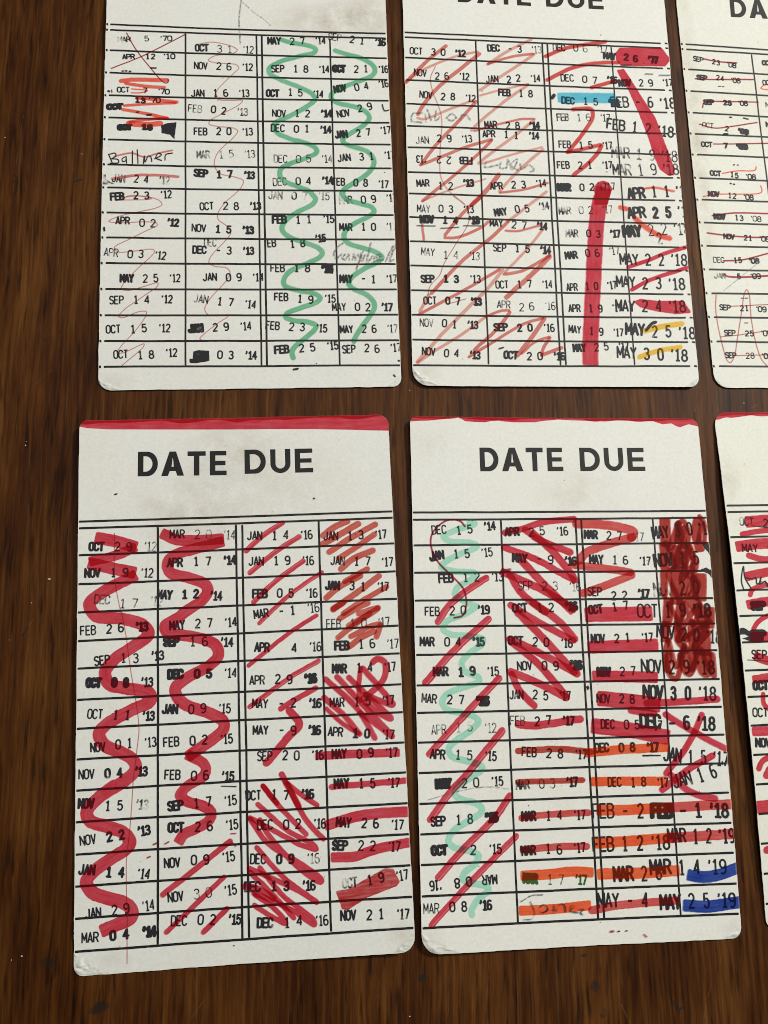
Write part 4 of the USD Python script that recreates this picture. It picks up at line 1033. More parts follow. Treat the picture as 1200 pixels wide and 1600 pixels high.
('MAR','08','16','lnb',-37.59,-53.77,-21.44,-53.54,np.float64(0.0)),
('APR','25','16','bnn',-14.9,33.81,1.67,33.92,np.float64(0.0)),
('MAY','-9','16','bnb',-13.2,27.35,3.51,26.24,np.float64(0.0)),
('SEP','23','16','lll',-11.94,20.27,4.12,19.82,np.float64(0.0)),
('OCT','12','16','bnx',-13.63,14.67,3.05,15.02,np.float64(0.0)),
('OCT','20','16','bnn',-15.13,6.9,1.27,5.87,np.float64(0.0)),
('NOV','09','16','nnx',-13.09,0.7,3.38,0.57,np.float64(0.0)),
('JAN','25','17','nnn',-15.31,-6.09,0.04,-6.79,np.float64(0.0)),
('FEB','27','17','lnb',-15.39,-12.29,0.67,-12.68,np.float64(0.0)),
('FEB','28','17','nnn',-12.87,-19.57,3.26,-20.73,np.float64(0.0)),
('MAR','03','17','flb',-14.73,-27.17,0.6,-26.93,np.float64(0.0)),
('MAR','14','17','bnn',-13.56,-34.29,2.05,-34.53,np.float64(0.0)),
('MAR','16','17','bnn',-14.03,-42.04,1.6,-41.86,np.float64(0.0)),
('MAR','17','17','xlbg',-13.84,-48.13,1.54,-49.1,np.float64(0.0)),
('MAR','27','17','bnl',5.54,33.1,21.19,32.2,np.float64(0.0)),
('MAY','16','17','bnn',6.56,26.8,22.54,26.05,np.float64(0.0)),
('SEP','22','17','nnb',5.67,18.64,21.72,17.86,np.float64(-0.71)),
('OCT','17','','bnn',5.51,13.95,21.95,15.53,np.float64(0.0)),
('NOV','21','17','bnn',5.75,6.93,21.7,7.05,np.float64(0.0)),
('NOV','27','','xnn',6.81,-1.18,22.27,-1.1,np.float64(0.0)),
('NOV','28','','nnn',6.3,-7.48,21.54,-8.17,np.float64(0.0)),
('DEC','05','17','nnn',7.01,-13.56,22.44,-14.29,np.float64(0.0)),
('DEC','08','17','bbb',5.12,-19.15,21.08,-19.37,np.float64(0.0)),
('DEC','18','17','nnn',7.86,-27.14,22.95,-27.74,np.float64(0.0)),
('FEB','-2','18','nnnL',3.64,-33.71,23.03,-34.12,np.float64(0.0)),
('FEB','12','18','nnnL',3.18,-41.29,22.29,-41.34,np.float64(0.0)),
('MAR','28','','bnnL',7.81,-48.13,25.95,-47.92,np.float64(0.0)),
('MAY','-4','','nnnL',3.71,-53.79,22.44,-54.19,np.float64(0.0)),
('MAY','30','18','nnnL',23.28,33.17,39.67,34.65,np.float64(0.0)),
('NOV','15','','bnnL',23.16,26.25,41.41,27.05,np.float64(0.0)),
('NOV','20','','fnfL',22.59,18.82,40.7,19.57,np.float64(0.0)),
('OCT','19','18','nnbL',18.03,13.61,37.12,13.53,np.float64(0.0)),
('NOV','20','18','nnnL',22.61,8.56,39.3,6.76,np.float64(0.0)),
('NOV','29','18','nnnL',18.04,0.11,36.85,-0.61,np.float64(0.0)),
('NOV','30','18','bbnL',17.98,-6.24,36.68,-6.99,np.float64(0.0)),
('DEC','-6','18','bbbL',16.9,-13.06,35.85,-14.21,np.float64(0.0)),
('JAN','15','17','nnnL',22.12,-21.04,38.41,-22.7,np.float64(0.0)),
('JAN','16','17','nnlL',23.92,-27.58,40.66,-23.85,np.float64(0.0)),
('FEB','-1','18','xbbL',17.88,-34.15,37.36,-34.52,np.float64(0.0)),
('MAR','12','19','nnnL',21.64,-39.91,38.38,-40.42,np.float64(0.0)),
('MAR','14','19','bnnL',16.77,-46.73,35.68,-47.37,np.float64(0.0)),
('MAY','25','19','bnnL',18.63,-54.73,37.31,-54.9,np.float64(0.0)),
],
  'strokes': [
('M',np.float64(1.42),[-23.57,36.51,-22.21,35.88,-27.57,34.18,-30.35,32.63,-28.82,31.54,-23.36,31.04,-21.9,30.14,-25.79,28.42,-29.75,26.52,-31.14,25.07,-27.88,24.0,-22.64,23.45,-23.67,22.04,-27.23,19.98,-27.86,18.27,-25.4,16.53,-22.81,15.36,-22.54,15.31,-25.5,13.45,-30.18,11.64,-31.0,9.77,-29.5,8.63,-24.91,8.11,-21.18,7.18,-21.53,6.07,-25.06,3.71,-26.74,1.51,-25.97,-0.35,-22.66,-1.89,-22.55,-2.81,-26.09,-4.02,-30.69,-5.75,-31.8,-7.54,-30.8,-9.19,-27.06,-10.19,-24.44,-10.98,-23.04,-12.17,-24.93,-14.22,-28.77,-16.63,-30.62,-18.36,-29.93,-20.16,-26.68,-21.25,-22.79,-22.5,-22.56,-23.39,-24.94,-24.91,-28.36,-26.91,-29.36,-28.98,-26.26,-30.48,-25.89,-30.45,-23.15,-31.94,-23.08,-32.99,-26.42,-34.95,-30.18,-37.22,-31.28,-39.24,-29.93,-40.66,-25.93,-41.67,-24.2,-42.66,-24.92,-44.27,-27.86,-46.52,-28.16,-47.79,-26.18,-48.62,-22.37,-49.53,-22.11,-50.32,-24.86,-52.37,-26.33,-54.64,-26.22,-55.48]),
('V',np.float64(1.56),[-19.96,22.2,-25.33,18.81,-29.29,15.63,-32.28,11.67]),
('V',np.float64(1.63),[-19.76,12.05,-28.47,4.7,-35.71,-2.9]),
('V',np.float64(1.53),[-17.63,-2.18,-26.31,-10.57,-35.2,-19.47]),
('V',np.float64(1.59),[-17.38,-14.59,-26.81,-24.85,-30.64,-28.54,-35.31,-34.28]),
('V',np.float64(1.5),[-16.15,-29.55,-19.71,-34.15,-27.36,-40.76,-33.86,-47.1]),
('V',np.float64(1.34),[-15.07,-38.76,-25.79,-47.96,-35.7,-57.16]),
('D',np.float64(0.47),[-24.79,35.22,-25.93,36.52,-28.66,36.92,-31.45,35.44,-33.39,32.72,-33.35,29.62,-31.7,26.15,-28.31,22.66,-25.69,19.58,-25.02,16.53,-25.13,15.34,-26.1,13.08,-28.23,12.55]),
('R',np.float64(1.5),[-14.6,33.61,-10.19,34.57,-4.93,36.2,3.32,36.96]),
('R',np.float64(1.67),[-9.41,34.25,-5.95,31.79,1.84,28.52]),
('R',np.float64(1.75),[-7.27,33.18,-2.91,29.03,1.74,23.14,2.56,21.58]),
('R',np.float64(1.58),[-14.95,29.82,-7.38,26.92,2.24,21.58]),
('R',np.float64(1.82),[-10.37,26.17,-5.7,20.9,1.23,14.09]),
('R',np.float64(1.73),[-15.4,23.62,-5.78,19.16,1.84,14.46]),
('R',np.float64(1.65),[-13.86,22.91,-10.93,18.26,-5.28,13.6]),
('R',np.float64(1.56),[-13.99,15.5,-6.97,11.11,1.39,6.62]),
('R',np.float64(1.72),[-8.29,16.07,-1.88,11.22,1.72,6.99]),
('R',np.float64(1.72),[-12.31,13.65,-6.37,7.5,1.26,-1.07]),
('R',np.float64(1.7),[-14.54,7.19,-7.71,3.96,1.9,-1.45]),
('R',np.float64(1.63),[-14.18,6.5,-7.85,1.16,-1.3,-6.58]),
('R',np.float64(1.69),[-14.68,-0.64,-8.83,-3.1,-1.13,-7.06]),
('R',np.float64(1.54),[-14.45,-1.32,-12.77,-5.04,-9.19,-8.87]),
('R',np.float64(1.68),[-13.33,-13.14,-9.34,-13.53,2.04,-12.24]),
('K2',np.float64(1.51),[-13.73,-19.37,-3.91,-19.17,4.29,-20.11]),
('K2',np.float64(1.35),[-13.94,-26.49,1.77,-26.53]),
('S',np.float64(1.42),[-13.58,-34.71,-8.49,-34.19,2.08,-34.01,2.87,-34.03]),
('S',np.float64(1.49),[-13.54,-41.81,-5.13,-41.44,1.91,-41.59]),
('O',np.float64(2.29),[-13.26,-47.54,-7.32,-47.44,-1.71,-47.08,2.05,-47.4]),
('O',np.float64(2.2),[-14.0,-55.15,-7.73,-55.16,1.04,-54.7]),
('S',np.float64(2.17),[3.89,35.77,10.12,35.57,15.31,34.75,18.66,33.61,17.96,32.22]),
('S',np.float64(2.02),[18.16,32.22,11.8,30.49,5.65,28.18,4.15,26.43]),
('S',np.float64(1.83),[2.69,25.27,9.42,24.54,17.12,23.29]),
('S',np.float64(1.84),[17.36,22.66,11.14,20.32,4.46,18.15]),
('R',np.float64(3.31),[6.51,12.93,20.16,12.89]),
('R',np.float64(2.74),[6.41,4.84,21.37,5.23]),
('R',np.float64(2.49),[6.95,-2.11,20.78,-2.68]),
('R',np.float64(3.33),[8.35,-7.64,15.1,-8.41,20.49,-9.15]),
('R',np.float64(1.56),[18.95,-8.86,23.63,-8.85,36.76,-8.3]),
('R',np.float64(3.31),[6.39,-14.1,14.62,-15.28,22.24,-16.85]),
('R',np.float64(1.71),[14.95,-10.44,20.52,-11.37]),
('O',np.float64(2.14),[3.71,-20.2,12.38,-19.7,22.62,-19.48]),
('O',np.float64(2.13),[4.82,-26.94,21.45,-27.34]),
('R',np.float64(1.4),[23.41,-11.73,30.07,-15.93,37.67,-20.06]),
('R',np.float64(1.4),[32.54,-11.93,30.01,-16.66,26.53,-21.33,23.6,-24.33,22.54,-25.57]),
('R',np.float64(1.47),[34.43,-21.7,27.79,-24.98,21.3,-29.31]),
('R',np.float64(1.46),[23.66,-25.96,27.06,-29.28,31.13,-31.11,34.15,-31.7]),
('O',np.float64(2.43),[5.93,-33.6,13.34,-33.66,22.51,-33.47]),
('S',np.float64(2.14),[22.9,-33.41,38.65,-33.06]),
('O',np.float64(2.41),[5.08,-41.01,13.6,-40.7,22.37,-40.29]),
('S',np.float64(2.13),[22.36,-40.39,38.43,-39.89]),
('O',np.float64(2.47),[5.2,-47.86,13.84,-48.01,22.93,-47.82]),
('S',np.float64(1.71),[2.28,-55.77,8.11,-54.99,22.79,-54.44]),
('B',np.float64(2.65),[27.19,-49.07,30.0,-49.45,34.22,-48.89,38.92,-47.48]),
('B',np.float64(2.71),[25.64,-55.68,29.83,-56.08,39.0,-55.24]),
('K',np.float64(2.52),[27.05,35.74,26.85,31.16]),
('K',np.float64(1.13),[29.8,31.13,30.4,34.92,31.67,36.51,32.79,34.3,32.53,29.91]),
('K',np.float64(2.2),[35.49,35.88,34.87,33.48,35.45,29.48]),
('K',np.float64(0.98),[36.17,37.57,37.32,35.87,36.93,30.66]),
('K',np.float64(2.26),[26.32,29.57,26.25,24.64]),
('K',np.float64(2.02),[29.42,28.95,29.09,25.0]),
('K',np.float64(1.62),[32.73,29.91,33.69,26.92]),
('K',np.float64(1.21),[33.67,26.73,33.04,23.19]),
('K',np.float64(1.6),[25.63,22.88,25.37,17.62]),
('K',np.float64(2.81),[29.15,23.23,28.41,16.61]),
('K',np.float64(1.61),[32.29,22.41,34.22,20.04,32.13,17.14]),
('K',np.float64(2.33),[35.31,21.59,34.92,17.1]),
('K',np.float64(2.31),[26.33,15.61,25.63,10.81]),
('K',np.float64(1.99),[29.52,15.57,28.39,10.57]),
('K',np.float64(3.11),[32.91,15.52,35.04,11.24]),
('K',np.float64(2.23),[36.69,13.15,36.43,10.26]),
('K',np.float64(1.82),[25.18,10.05,24.77,6.81]),
('K',np.float64(1.59),[27.95,10.0,28.14,5.99,30.21,3.79]),
('K',np.float64(4.12),[34.11,8.76,33.97,4.75]),
('K',np.float64(1.18),[25.61,6.41,24.59,3.58,25.32,-2.28,26.81,-3.17,28.29,0.49,29.54,5.2]),
('K',np.float64(1.57),[28.45,2.56,29.03,-1.03,30.13,-1.99,31.37,-0.32,31.29,2.52]),
('K',np.float64(1.89),[32.9,2.87,33.69,-1.68,34.75,-2.08,35.23,2.45]),
('K',np.float64(1.42),[36.41,2.43,36.37,-2.49]),
('K',np.float64(1.57),[25.32,2.81,24.63,-0.95]),
('K',np.float64(1.37),[31.09,24.78,31.46,22.03,30.27,17.36]),
('K',np.float64(1.86),[31.32,29.92,31.2,25.18]),
('K',np.float64(1.36),[33.46,22.0,33.06,19.66,33.69,16.73]),
('K',np.float64(1.35),[31.9,10.71,31.28,8.04,31.35,4.22]),
('K',np.float64(1.58),[28.4,9.23,30.36,6.52]),
('K',np.float64(1.63),[30.37,35.52,31.72,29.92]),
('K',np.float64(1.06),[36.64,35.07,35.23,30.68]),
('K',np.float64(1.14),[30.4,35.92,27.82,29.16,31.93,34.71,29.11,25.2,33.07,29.11,29.99,21.26,34.41,25.93,31.23,16.96]),
('K',np.float64(1.13),[26.74,30.76,28.67,24.81,26.91,22.87,28.84,16.99]),
('K',np.float64(1.11),[26.32,15.42,29.09,10.37,30.3,15.37,32.23,9.94,34.28,15.31,27.96,6.18,35.4,9.89,31.75,4.22,36.03,7.96]),
('K',np.float64(1.11),[25.59,6.22,27.05,-0.24,29.38,4.26,30.91,-1.07,33.33,4.19,35.23,-1.15]),
('D',np.float64(0.79),[-13.81,24.26,-15.78,23.89]),
('j',np.float64(0.29),[-14.64,-53.17,-12.0,-51.94,-9.41,-51.88]),
('j',np.float64(0.33),[-12.43,-53.27,-11.45,-55.67,-12.25,-56.97,-14.09,-57.05]),
('j',np.float64(0.33),[-9.52,-54.07,-10.5,-55.04,-9.79,-55.74,-8.29,-55.14,-8.79,-54.1,-9.9,-54.22]),
('j',np.float64(0.33),[-7.03,-55.87,-6.76,-54.19,-6.47,-55.72,-5.45,-54.08,-4.35,-54.3,-4.07,-55.83]),
('j',np.float64(0.33),[-2.93,-55.37,-1.78,-54.75,-2.5,-54.38,-2.95,-55.71,-1.12,-56.13]),
('j',np.float64(0.33),[-0.86,-55.46,0.25,-55.51,-0.53,-56.15,-0.01,-56.68]),
('p',np.float64(0.15),[-35.85,-29.81,-28.78,-28.13,-21.3,-27.32,-16.08,-28.01]),
('D',np.float64(0.52),[6.43,-60.57,7.07,-60.53]),
('D',np.float64(0.34),[14.38,-61.52,14.98,-62.09]),
('I',np.float64(0.33),[8.26,-60.58,8.48,-60.59]),
('I',np.float64(0.3),[10.12,-60.56,10.34,-60.57]),
],
  'polys': [
('I',[36.24,30.67,38.7,30.85,38.72,28.86,38.96,27.07,38.48,26.28,37.65,28.27,36.73,29.27]),
('I',[35.44,23.94,36.89,24.32,38.2,23.32,38.33,21.16,37.35,22.74,35.79,23.35]),
('I',[-34.07,27.12,-32.82,27.5,-31.68,26.72,-33.63,26.35]),
('I',[16.91,-21.09,21.52,-21.2,21.5,-21.49,16.88,-21.52]),
('I',[3.88,-4.65,4.48,-4.3,4.83,-5.04,4.21,-5.59]),
],
  'lines': [
('h',0.36,-37.9,38.77,38.23,38.89),
('h',0.36,-37.9,36.95,38.22,37.1),
('h',0.36,-37.9,30.53,38.15,30.58),
('h',0.36,-37.9,23.7,38.06,23.44),
('h',0.36,-37.9,16.87,38.0,16.55),
('h',0.36,-37.9,10.52,37.95,10.16),
('h',0.36,-37.9,3.76,37.92,3.56),
('h',0.36,-37.9,-3.5,37.91,-3.45),
('h',0.36,-37.9,-9.92,37.85,-10.18),
('h',0.36,-37.9,-16.82,37.85,-16.83),
('h',0.36,-37.9,-23.73,37.85,-23.61),
('h',0.36,-37.9,-30.74,37.85,-30.44),
('h',0.36,-37.9,-37.52,37.83,-37.45),
('h',0.36,-37.9,-44.22,37.83,-44.28),
('h',0.36,-37.9,-51.02,37.83,-51.27),
('h',0.36,-37.9,-57.85,37.87,-57.96),
('v',0.33,-15.65,36.76,-15.53,-57.98),
('v',0.35,3.66,37.14,3.62,-58.02),
('v',0.35,5.16,37.13,5.11,-58.09),
('v',0.31,23.87,37.03,23.65,-58.01),
],
  'titles': [
('DATE',-20.44,52.41,1.24,52.5),
('DUE',5.68,52.51,22.92,52.54),
],
  'band': [-38.3,62.18,-35.92,62.33,-33.93,62.4,-31.93,62.59,-28.72,62.95,-27.11,63.3,-25.9,63.39,-24.71,62.92,-23.92,62.4,-21.51,62.22,-18.69,62.17,-17.06,62.51,-15.03,62.61,-13.42,62.38,-10.99,62.24,-5.68,62.29,-3.62,62.64,0.5,63.05,4.6,62.88,7.07,62.81,9.79,62.71,11.86,62.85,16.02,62.96,19.34,62.86,22.25,62.79,26.0,62.82,27.22,62.36,28.44,61.99,29.71,62.12,30.97,62.21,32.17,61.46,33.19,61.17,34.27,61.59,35.57,62.02,38.24,61.4],
},
'BR': {
  'pose': [140.71218,-5.6071,0.01934],
  'lift': [0.0,0.0,0.0,0.0,1.76,0.0],
  'stamps': [
('OCT','29','','fnn',-34.81,34.32,-17.83,32.93,np.float64(0.0)),
('MAY','08','','nnn',-34.98,27.35,-15.96,26.83,np.float64(0.0)),
('SEP','15','','xnn',-34.49,12.68,-16.04,12.2,np.float64(0.0)),
('SEP','','','xnn',-35.17,5.43,-17.0,4.87,np.float64(0.0)),
('SEP','21','','nnn',-35.63,0.6,-17.23,0.31,np.float64(0.0)),
('OCT','24','','xnn',-36.11,-6.84,-17.88,-7.54,np.float64(0.0)),
('OCT','26','','nnn',-36.94,-13.35,-18.72,-14.12,np.float64(0.0)),
('NOV','03','','bnn',-37.01,-20.58,-18.77,-21.25,np.float64(0.0)),
],
  'strokes': [
('R',np.float64(2.76),[-31.68,34.15,-27.96,34.35,-21.56,34.75]),
('R',np.float64(1.26),[-34.45,30.94,-31.23,31.44,-24.56,32.04]),
('R',np.float64(2.52),[-35.21,27.88,-31.07,28.34,-22.09,28.53]),
('R',np.float64(1.48),[-33.29,25.4,-30.07,24.47,-22.64,24.33]),
('R',np.float64(2.14),[-33.94,20.21,-30.52,20.83,-22.98,21.71]),
('R',np.float64(1.18),[-34.16,15.41,-33.64,16.59,-30.93,17.56,-24.21,17.92]),
('R',np.float64(2.21),[-34.26,13.02,-31.44,13.46,-24.73,13.8]),
('R',np.float64(1.1),[-34.26,6.92,-32.75,8.73,-29.63,10.17,-25.08,11.07]),
('R',np.float64(2.2),[-34.31,4.9,-25.84,4.98]),
('R',np.float64(2.12),[-33.81,-0.13,-30.99,-1.06,-26.63,-1.38]),
('R',np.float64(1.89),[-34.97,-5.4,-31.46,-5.03,-27.04,-4.7]),
('R',np.float64(1.09),[-33.57,-9.07,-33.65,-11.37,-32.03,-13.07]),
('R',np.float64(2.09),[-36.32,-17.9,-27.66,-18.01]),
('R',np.float64(1.27),[-36.58,-26.7,-35.69,-25.14,-33.6,-24.24,-30.8,-24.3]),
('R',np.float64(1.59),[-34.84,-28.4,-33.9,-27.02]),
('R',np.float64(2.67),[-36.76,-35.58,-29.64,-35.44]),
('R',np.float64(1.63),[-36.49,-45.61,-32.2,-44.81]),
('I',np.float64(0.3),[-35.76,16.81,-36.14,18.88,-35.12,22.66,-35.09,19.89,-33.76,17.11]),
('I',np.float64(0.3),[-35.09,19.89,-33.28,19.51,-32.13,19.83,-31.98,18.1,-30.78,18.76]),
('I',np.float64(0.37),[-30.65,19.8,-31.24,18.08,-29.67,18.74,-29.11,17.35]),
('I',np.float64(0.18),[-31.28,33.14,-28.18,32.59,-24.48,32.66]),
('I',np.float64(0.18),[-36.79,-0.63,-31.0,-1.16]),
],
  'polys': [
('I',[-38.46,7.04,-36.97,7.34,-35.25,6.28,-31.67,5.49,-31.91,3.48,-35.53,3.93,-37.64,4.67,-35.76,5.11,-36.8,5.65,-38.27,5.53]),
('I',[-34.0,13.69,-31.05,13.62,-31.32,11.41,-34.08,11.48]),
],
  'lines': [
('h',0.36,-37.8,38.42,36.9,38.52),
('h',0.36,-37.8,36.74,36.9,36.84),
('h',0.36,-37.8,30.19,36.9,30.29),
('h',0.36,-37.8,23.52,36.9,23.62),
('h',0.36,-37.8,16.6,36.9,16.7),
('h',0.36,-37.8,10.15,36.9,10.25),
('h',0.36,-37.8,3.66,36.9,3.76),
('h',0.36,-37.8,-3.23,36.9,-3.13),
('h',0.36,-37.8,-9.58,36.9,-9.48),
('h',0.36,-37.8,-16.51,36.9,-16.41),
('h',0.36,-37.8,-23.46,36.9,-23.36),
('h',0.36,-37.8,-30.38,36.9,-30.28),
('h',0.36,-37.8,-37.25,36.9,-37.15),
('h',0.36,-37.8,-44.13,36.9,-44.03),
('h',0.36,-37.8,-50.97,36.9,-50.87),
('h',0.36,-37.8,-57.83,36.9,-57.73),
('v',0.33,-15.65,36.74,-15.53,-57.83),
('v',0.35,3.66,36.74,3.62,-57.83),
('v',0.35,5.16,36.74,5.11,-57.83),
('v',0.31,23.87,36.74,23.65,-57.83),
],
  'titles': [],
  'band': [-38.56,61.37,-36.56,61.65,-35.72,61.98,-34.64,62.16,-33.34,62.02,-31.2,62.26,-28.51,62.61,-25.81,63.01,-23.18,62.8,-17.87,62.66,-9.81,62.85,0.88,62.22,14.49,62.35,41.99,61.81],
},
}

MARKS = [(61.66,-80.76,np.float64(3.03),np.float64(2.58),60),(63.29,-86.54,np.float64(2.72),np.float64(1.81),80),(80.7,-85.93,np.float64(3.98),np.float64(1.07),-60),(21.41,-77.34,np.float64(2.36),np.float64(1.92),0),(-65.34,118.47,np.float64(4.24),np.float64(0.81),20),(-13.53,60.31,np.float64(5.82),np.float64(0.26),90),(56.15,62.49,np.float64(4.09),np.float64(0.51),85),(-67.46,76.82,np.float64(1.57),np.float64(0.63),-60),(-71.27,74.71,np.float64(1.88),np.float64(0.78),-50),(-50.61,-80.55,np.float64(5.55),np.float64(2.5),20),(59.29,-74.07,np.float64(1.83),np.float64(0.91),0),(-71.49,2.25,np.float64(3.53),np.float64(0.74),65),(81.91,-86.26,np.float64(1.53),np.float64(0.77),40),(-62.17,-70.93,np.float64(3.6),np.float64(2.77),0)]
SPECKS = [(-84.56,130.06,0.18),(-64.74,126.02,0.15),(-74.26,47.2,0.16),(-74.17,48.18,0.12),(-70.56,8.71,0.12),(-67.92,-69.25,0.2),(-66.74,14.32,0.35),(117.41,92.69,0.14),(-75.02,0.05,0.1),(20.85,62.41,0.15),(18.33,-85.25,0.2),(-56.25,-36.88,0.08),(-70.08,-69.96,0.12),(110.09,59.94,0.15),(-37.68,-72.56,0.1)]
SCRATCHES = [(-73.34,62.44,-69.24,66.66,0.16),(-72.05,1.81,-69.61,5.08,0.35),(96.01,57.51,97.74,59.46,0.2),(101.58,-12.32,104.92,-8.44,0.3),(-81.63,114.66,-80.42,136.73,0.12),(-69.18,93.7,-69.09,109.66,0.12),(111.34,58.19,115.97,60.36,0.2),(-30.31,-83.38,-26.24,-77.65,0.15),(35.98,-84.95,36.94,-74.16,0.14),(27.1,-85.9,27.78,-76.52,0.14),(47.89,-84.79,48.64,-74.62,0.12),(11.08,-83.2,11.43,-77.21,0.16),(-2.17,57.05,-1.37,61.12,0.12),(30.72,57.38,31.34,62.19,0.12),(87.11,-88.53,89.63,-80.4,0.2),(67.48,-84.96,69.49,-89.11,0.25)]

# ---------------------------------------------------------------- the wooden table
table = thing('wooden_table', 'dark brown varnished wooden table top lying under all the cards', 'table')
tt = trimesh.creation.box((1.3, 0.9, 0.028)); tt.apply_translation((0.05, 0.05, -0.014))
part(table, 'table_top', tt.vertices, tt.faces, WOOD)
DENT = mat('dirt_in_dents', {'tc': ('geometry', {}), 'n': ('noise_texture', {'scale': 420.0, 'detail': 4.0}), 'uv': ('uvmap', {'attribute': 'st'}), 'sp': ('separate_xyz', {}),
           'k': ('map_range', {'from_min': 0.30, 'from_max': 0.62, 'to_min': 0.15, 'to_max': 1.0, 'clamp': True}), 'e': ('map_range', {'from_min': 0.0, 'from_max': 0.45, 'to_min': 0.0, 'to_max': 0.62, 'clamp': True}), 'mu': ('math', {'math_type': 'multiply'}),
           'p': ('principled_bsdf', {'base_color': (0.010, 0.0065, 0.004), 'roughness': 0.6})},
           [('uv.UV', 'sp.vector'), ('sp.x', 'e.value'), ('tc.position', 'n.vector'), ('n.fac', 'k.value'), ('k.result', 'mu.value1'), ('e.result', 'mu.value2'), ('mu.value', 'p.alpha')], 'p.BSDF')
DUST = mat('pale_dust', {'p': ('principled_bsdf', {'base_color': (0.55, 0.5, 0.42), 'roughness': 0.9})}, [], 'p.BSDF')
for k, (x, y, l, w, a) in enumerate(MARKS):
    n = 28; th = np.linspace(0, 2 * math.pi, n, endpoint=False)
    rad = 1 + .45 * (meshkit.fbm(np.c_[np.cos(th) * 1.3, np.sin(th) * 1.3, np.full(n, k * 2.3)], 3, k) - .5)
    ring = np.c_[np.cos(th) * l / 2 * rad, np.sin(th) * w / 2 * rad]
    c_, s_ = math.cos(math.radians(a)), math.sin(math.radians(a))
    ring = ring @ np.array([[c_, s_], [-s_, c_]]) + (x, y)
    v = np.vstack([ring, ring * .55 + np.array([x, y]) * .45, [[x, y]]]); st = np.r_[np.zeros(n), np.full(n, .5), 1.0]
    f = [(i, (i + 1) % n, n + i) for i in range(n)] + [((i + 1) % n, n + (i + 1) % n, n + i) for i in range(n)] + [(n + i, n + (i + 1) % n, 2 * n) for i in range(n)]
    part(table, 'dent', np.c_[v, np.full(len(v), .03)] * MM, np.array(f), DENT, np.c_[st, st])
SCRATCH = mat('pale_scratch', {'tc': ('geometry', {}), 'n': ('noise_texture', {'scale': 500.0, 'detail': 3.0}), 'k': ('map_range', {'from_min': 0.40, 'from_max': 0.62, 'to_min': 0.0, 'to_max': 0.26, 'clamp': True}),
              'p': ('principled_bsdf', {'base_color': (0.26, 0.16, 0.075), 'roughness': 0.5})}, [('tc.position', 'n.vector'), ('n.fac', 'k.value'), ('k.result', 'p.alpha')], 'p.BSDF')
for k, (x0, y0, x1, y1, w) in enumerate(SCRATCHES):
    pth = wobble(np.linspace((x0, y0), (x1, y1), 24), .25, 90 + k, .3); v, f = triangulate(LineString(pth).buffer(w / 2, quad_segs=2), 1.5)
    part(table, 'scratch', np.c_[v, np.full(len(v), .026 + .001 * k)] * MM, f, SCRATCH)
sp = []
for x, y, r in SPECKS:
    s = trimesh.creation.icosphere(1, r); s.vertices = s.vertices * (1, rng.uniform(.6, 1.3), .5) + (x, y, r * .3); s.vertices *= MM; sp.append(s)
s = trimesh.util.concatenate(sp); part(table, 'dust_specks', s.vertices, s.faces, DUST, kind='stuff')

# ---------------------------------------------------------------- the cards
LABELS = {
    'TL': 'white date card with two wavy green marker lines and thin red pen wiggles',
    'TM': 'white date card with faded red zigzag scribbles, a cyan bar and amber strokes',
    'TR': 'cream date card with thin crimson lines through short dates of 2008 and 2009',
    'BL': 'white date card with a straight red top edge and two thick red serpentine marker lines',
    'BM': 'white date card with ragged red top edge, mint zigzag and two blue strokes',
    'BR': 'cream date card with red painted top edge and lifted left side, cut off at right'}


def stroke_uv(path, half):
    d = np.r_[0, np.cumsum(np.linalg.norm(np.diff(path, axis=0), axis=1))]; tr = cKDTree(path); sd = np.gradient(path, axis=0); sd /= np.maximum(np.linalg.norm(sd, axis=1, keepdims=True), 1e-9)
    o = rng.uniform(0, 200)

    def uv(v):
        _, i = tr.query(v); e = v - path[i]
        return np.c_[o + d[i] + (e * sd[i]).sum(1), (e[:, 0] * -sd[i][:, 1] + e[:, 1] * sd[i][:, 0]) / half]
    return uv


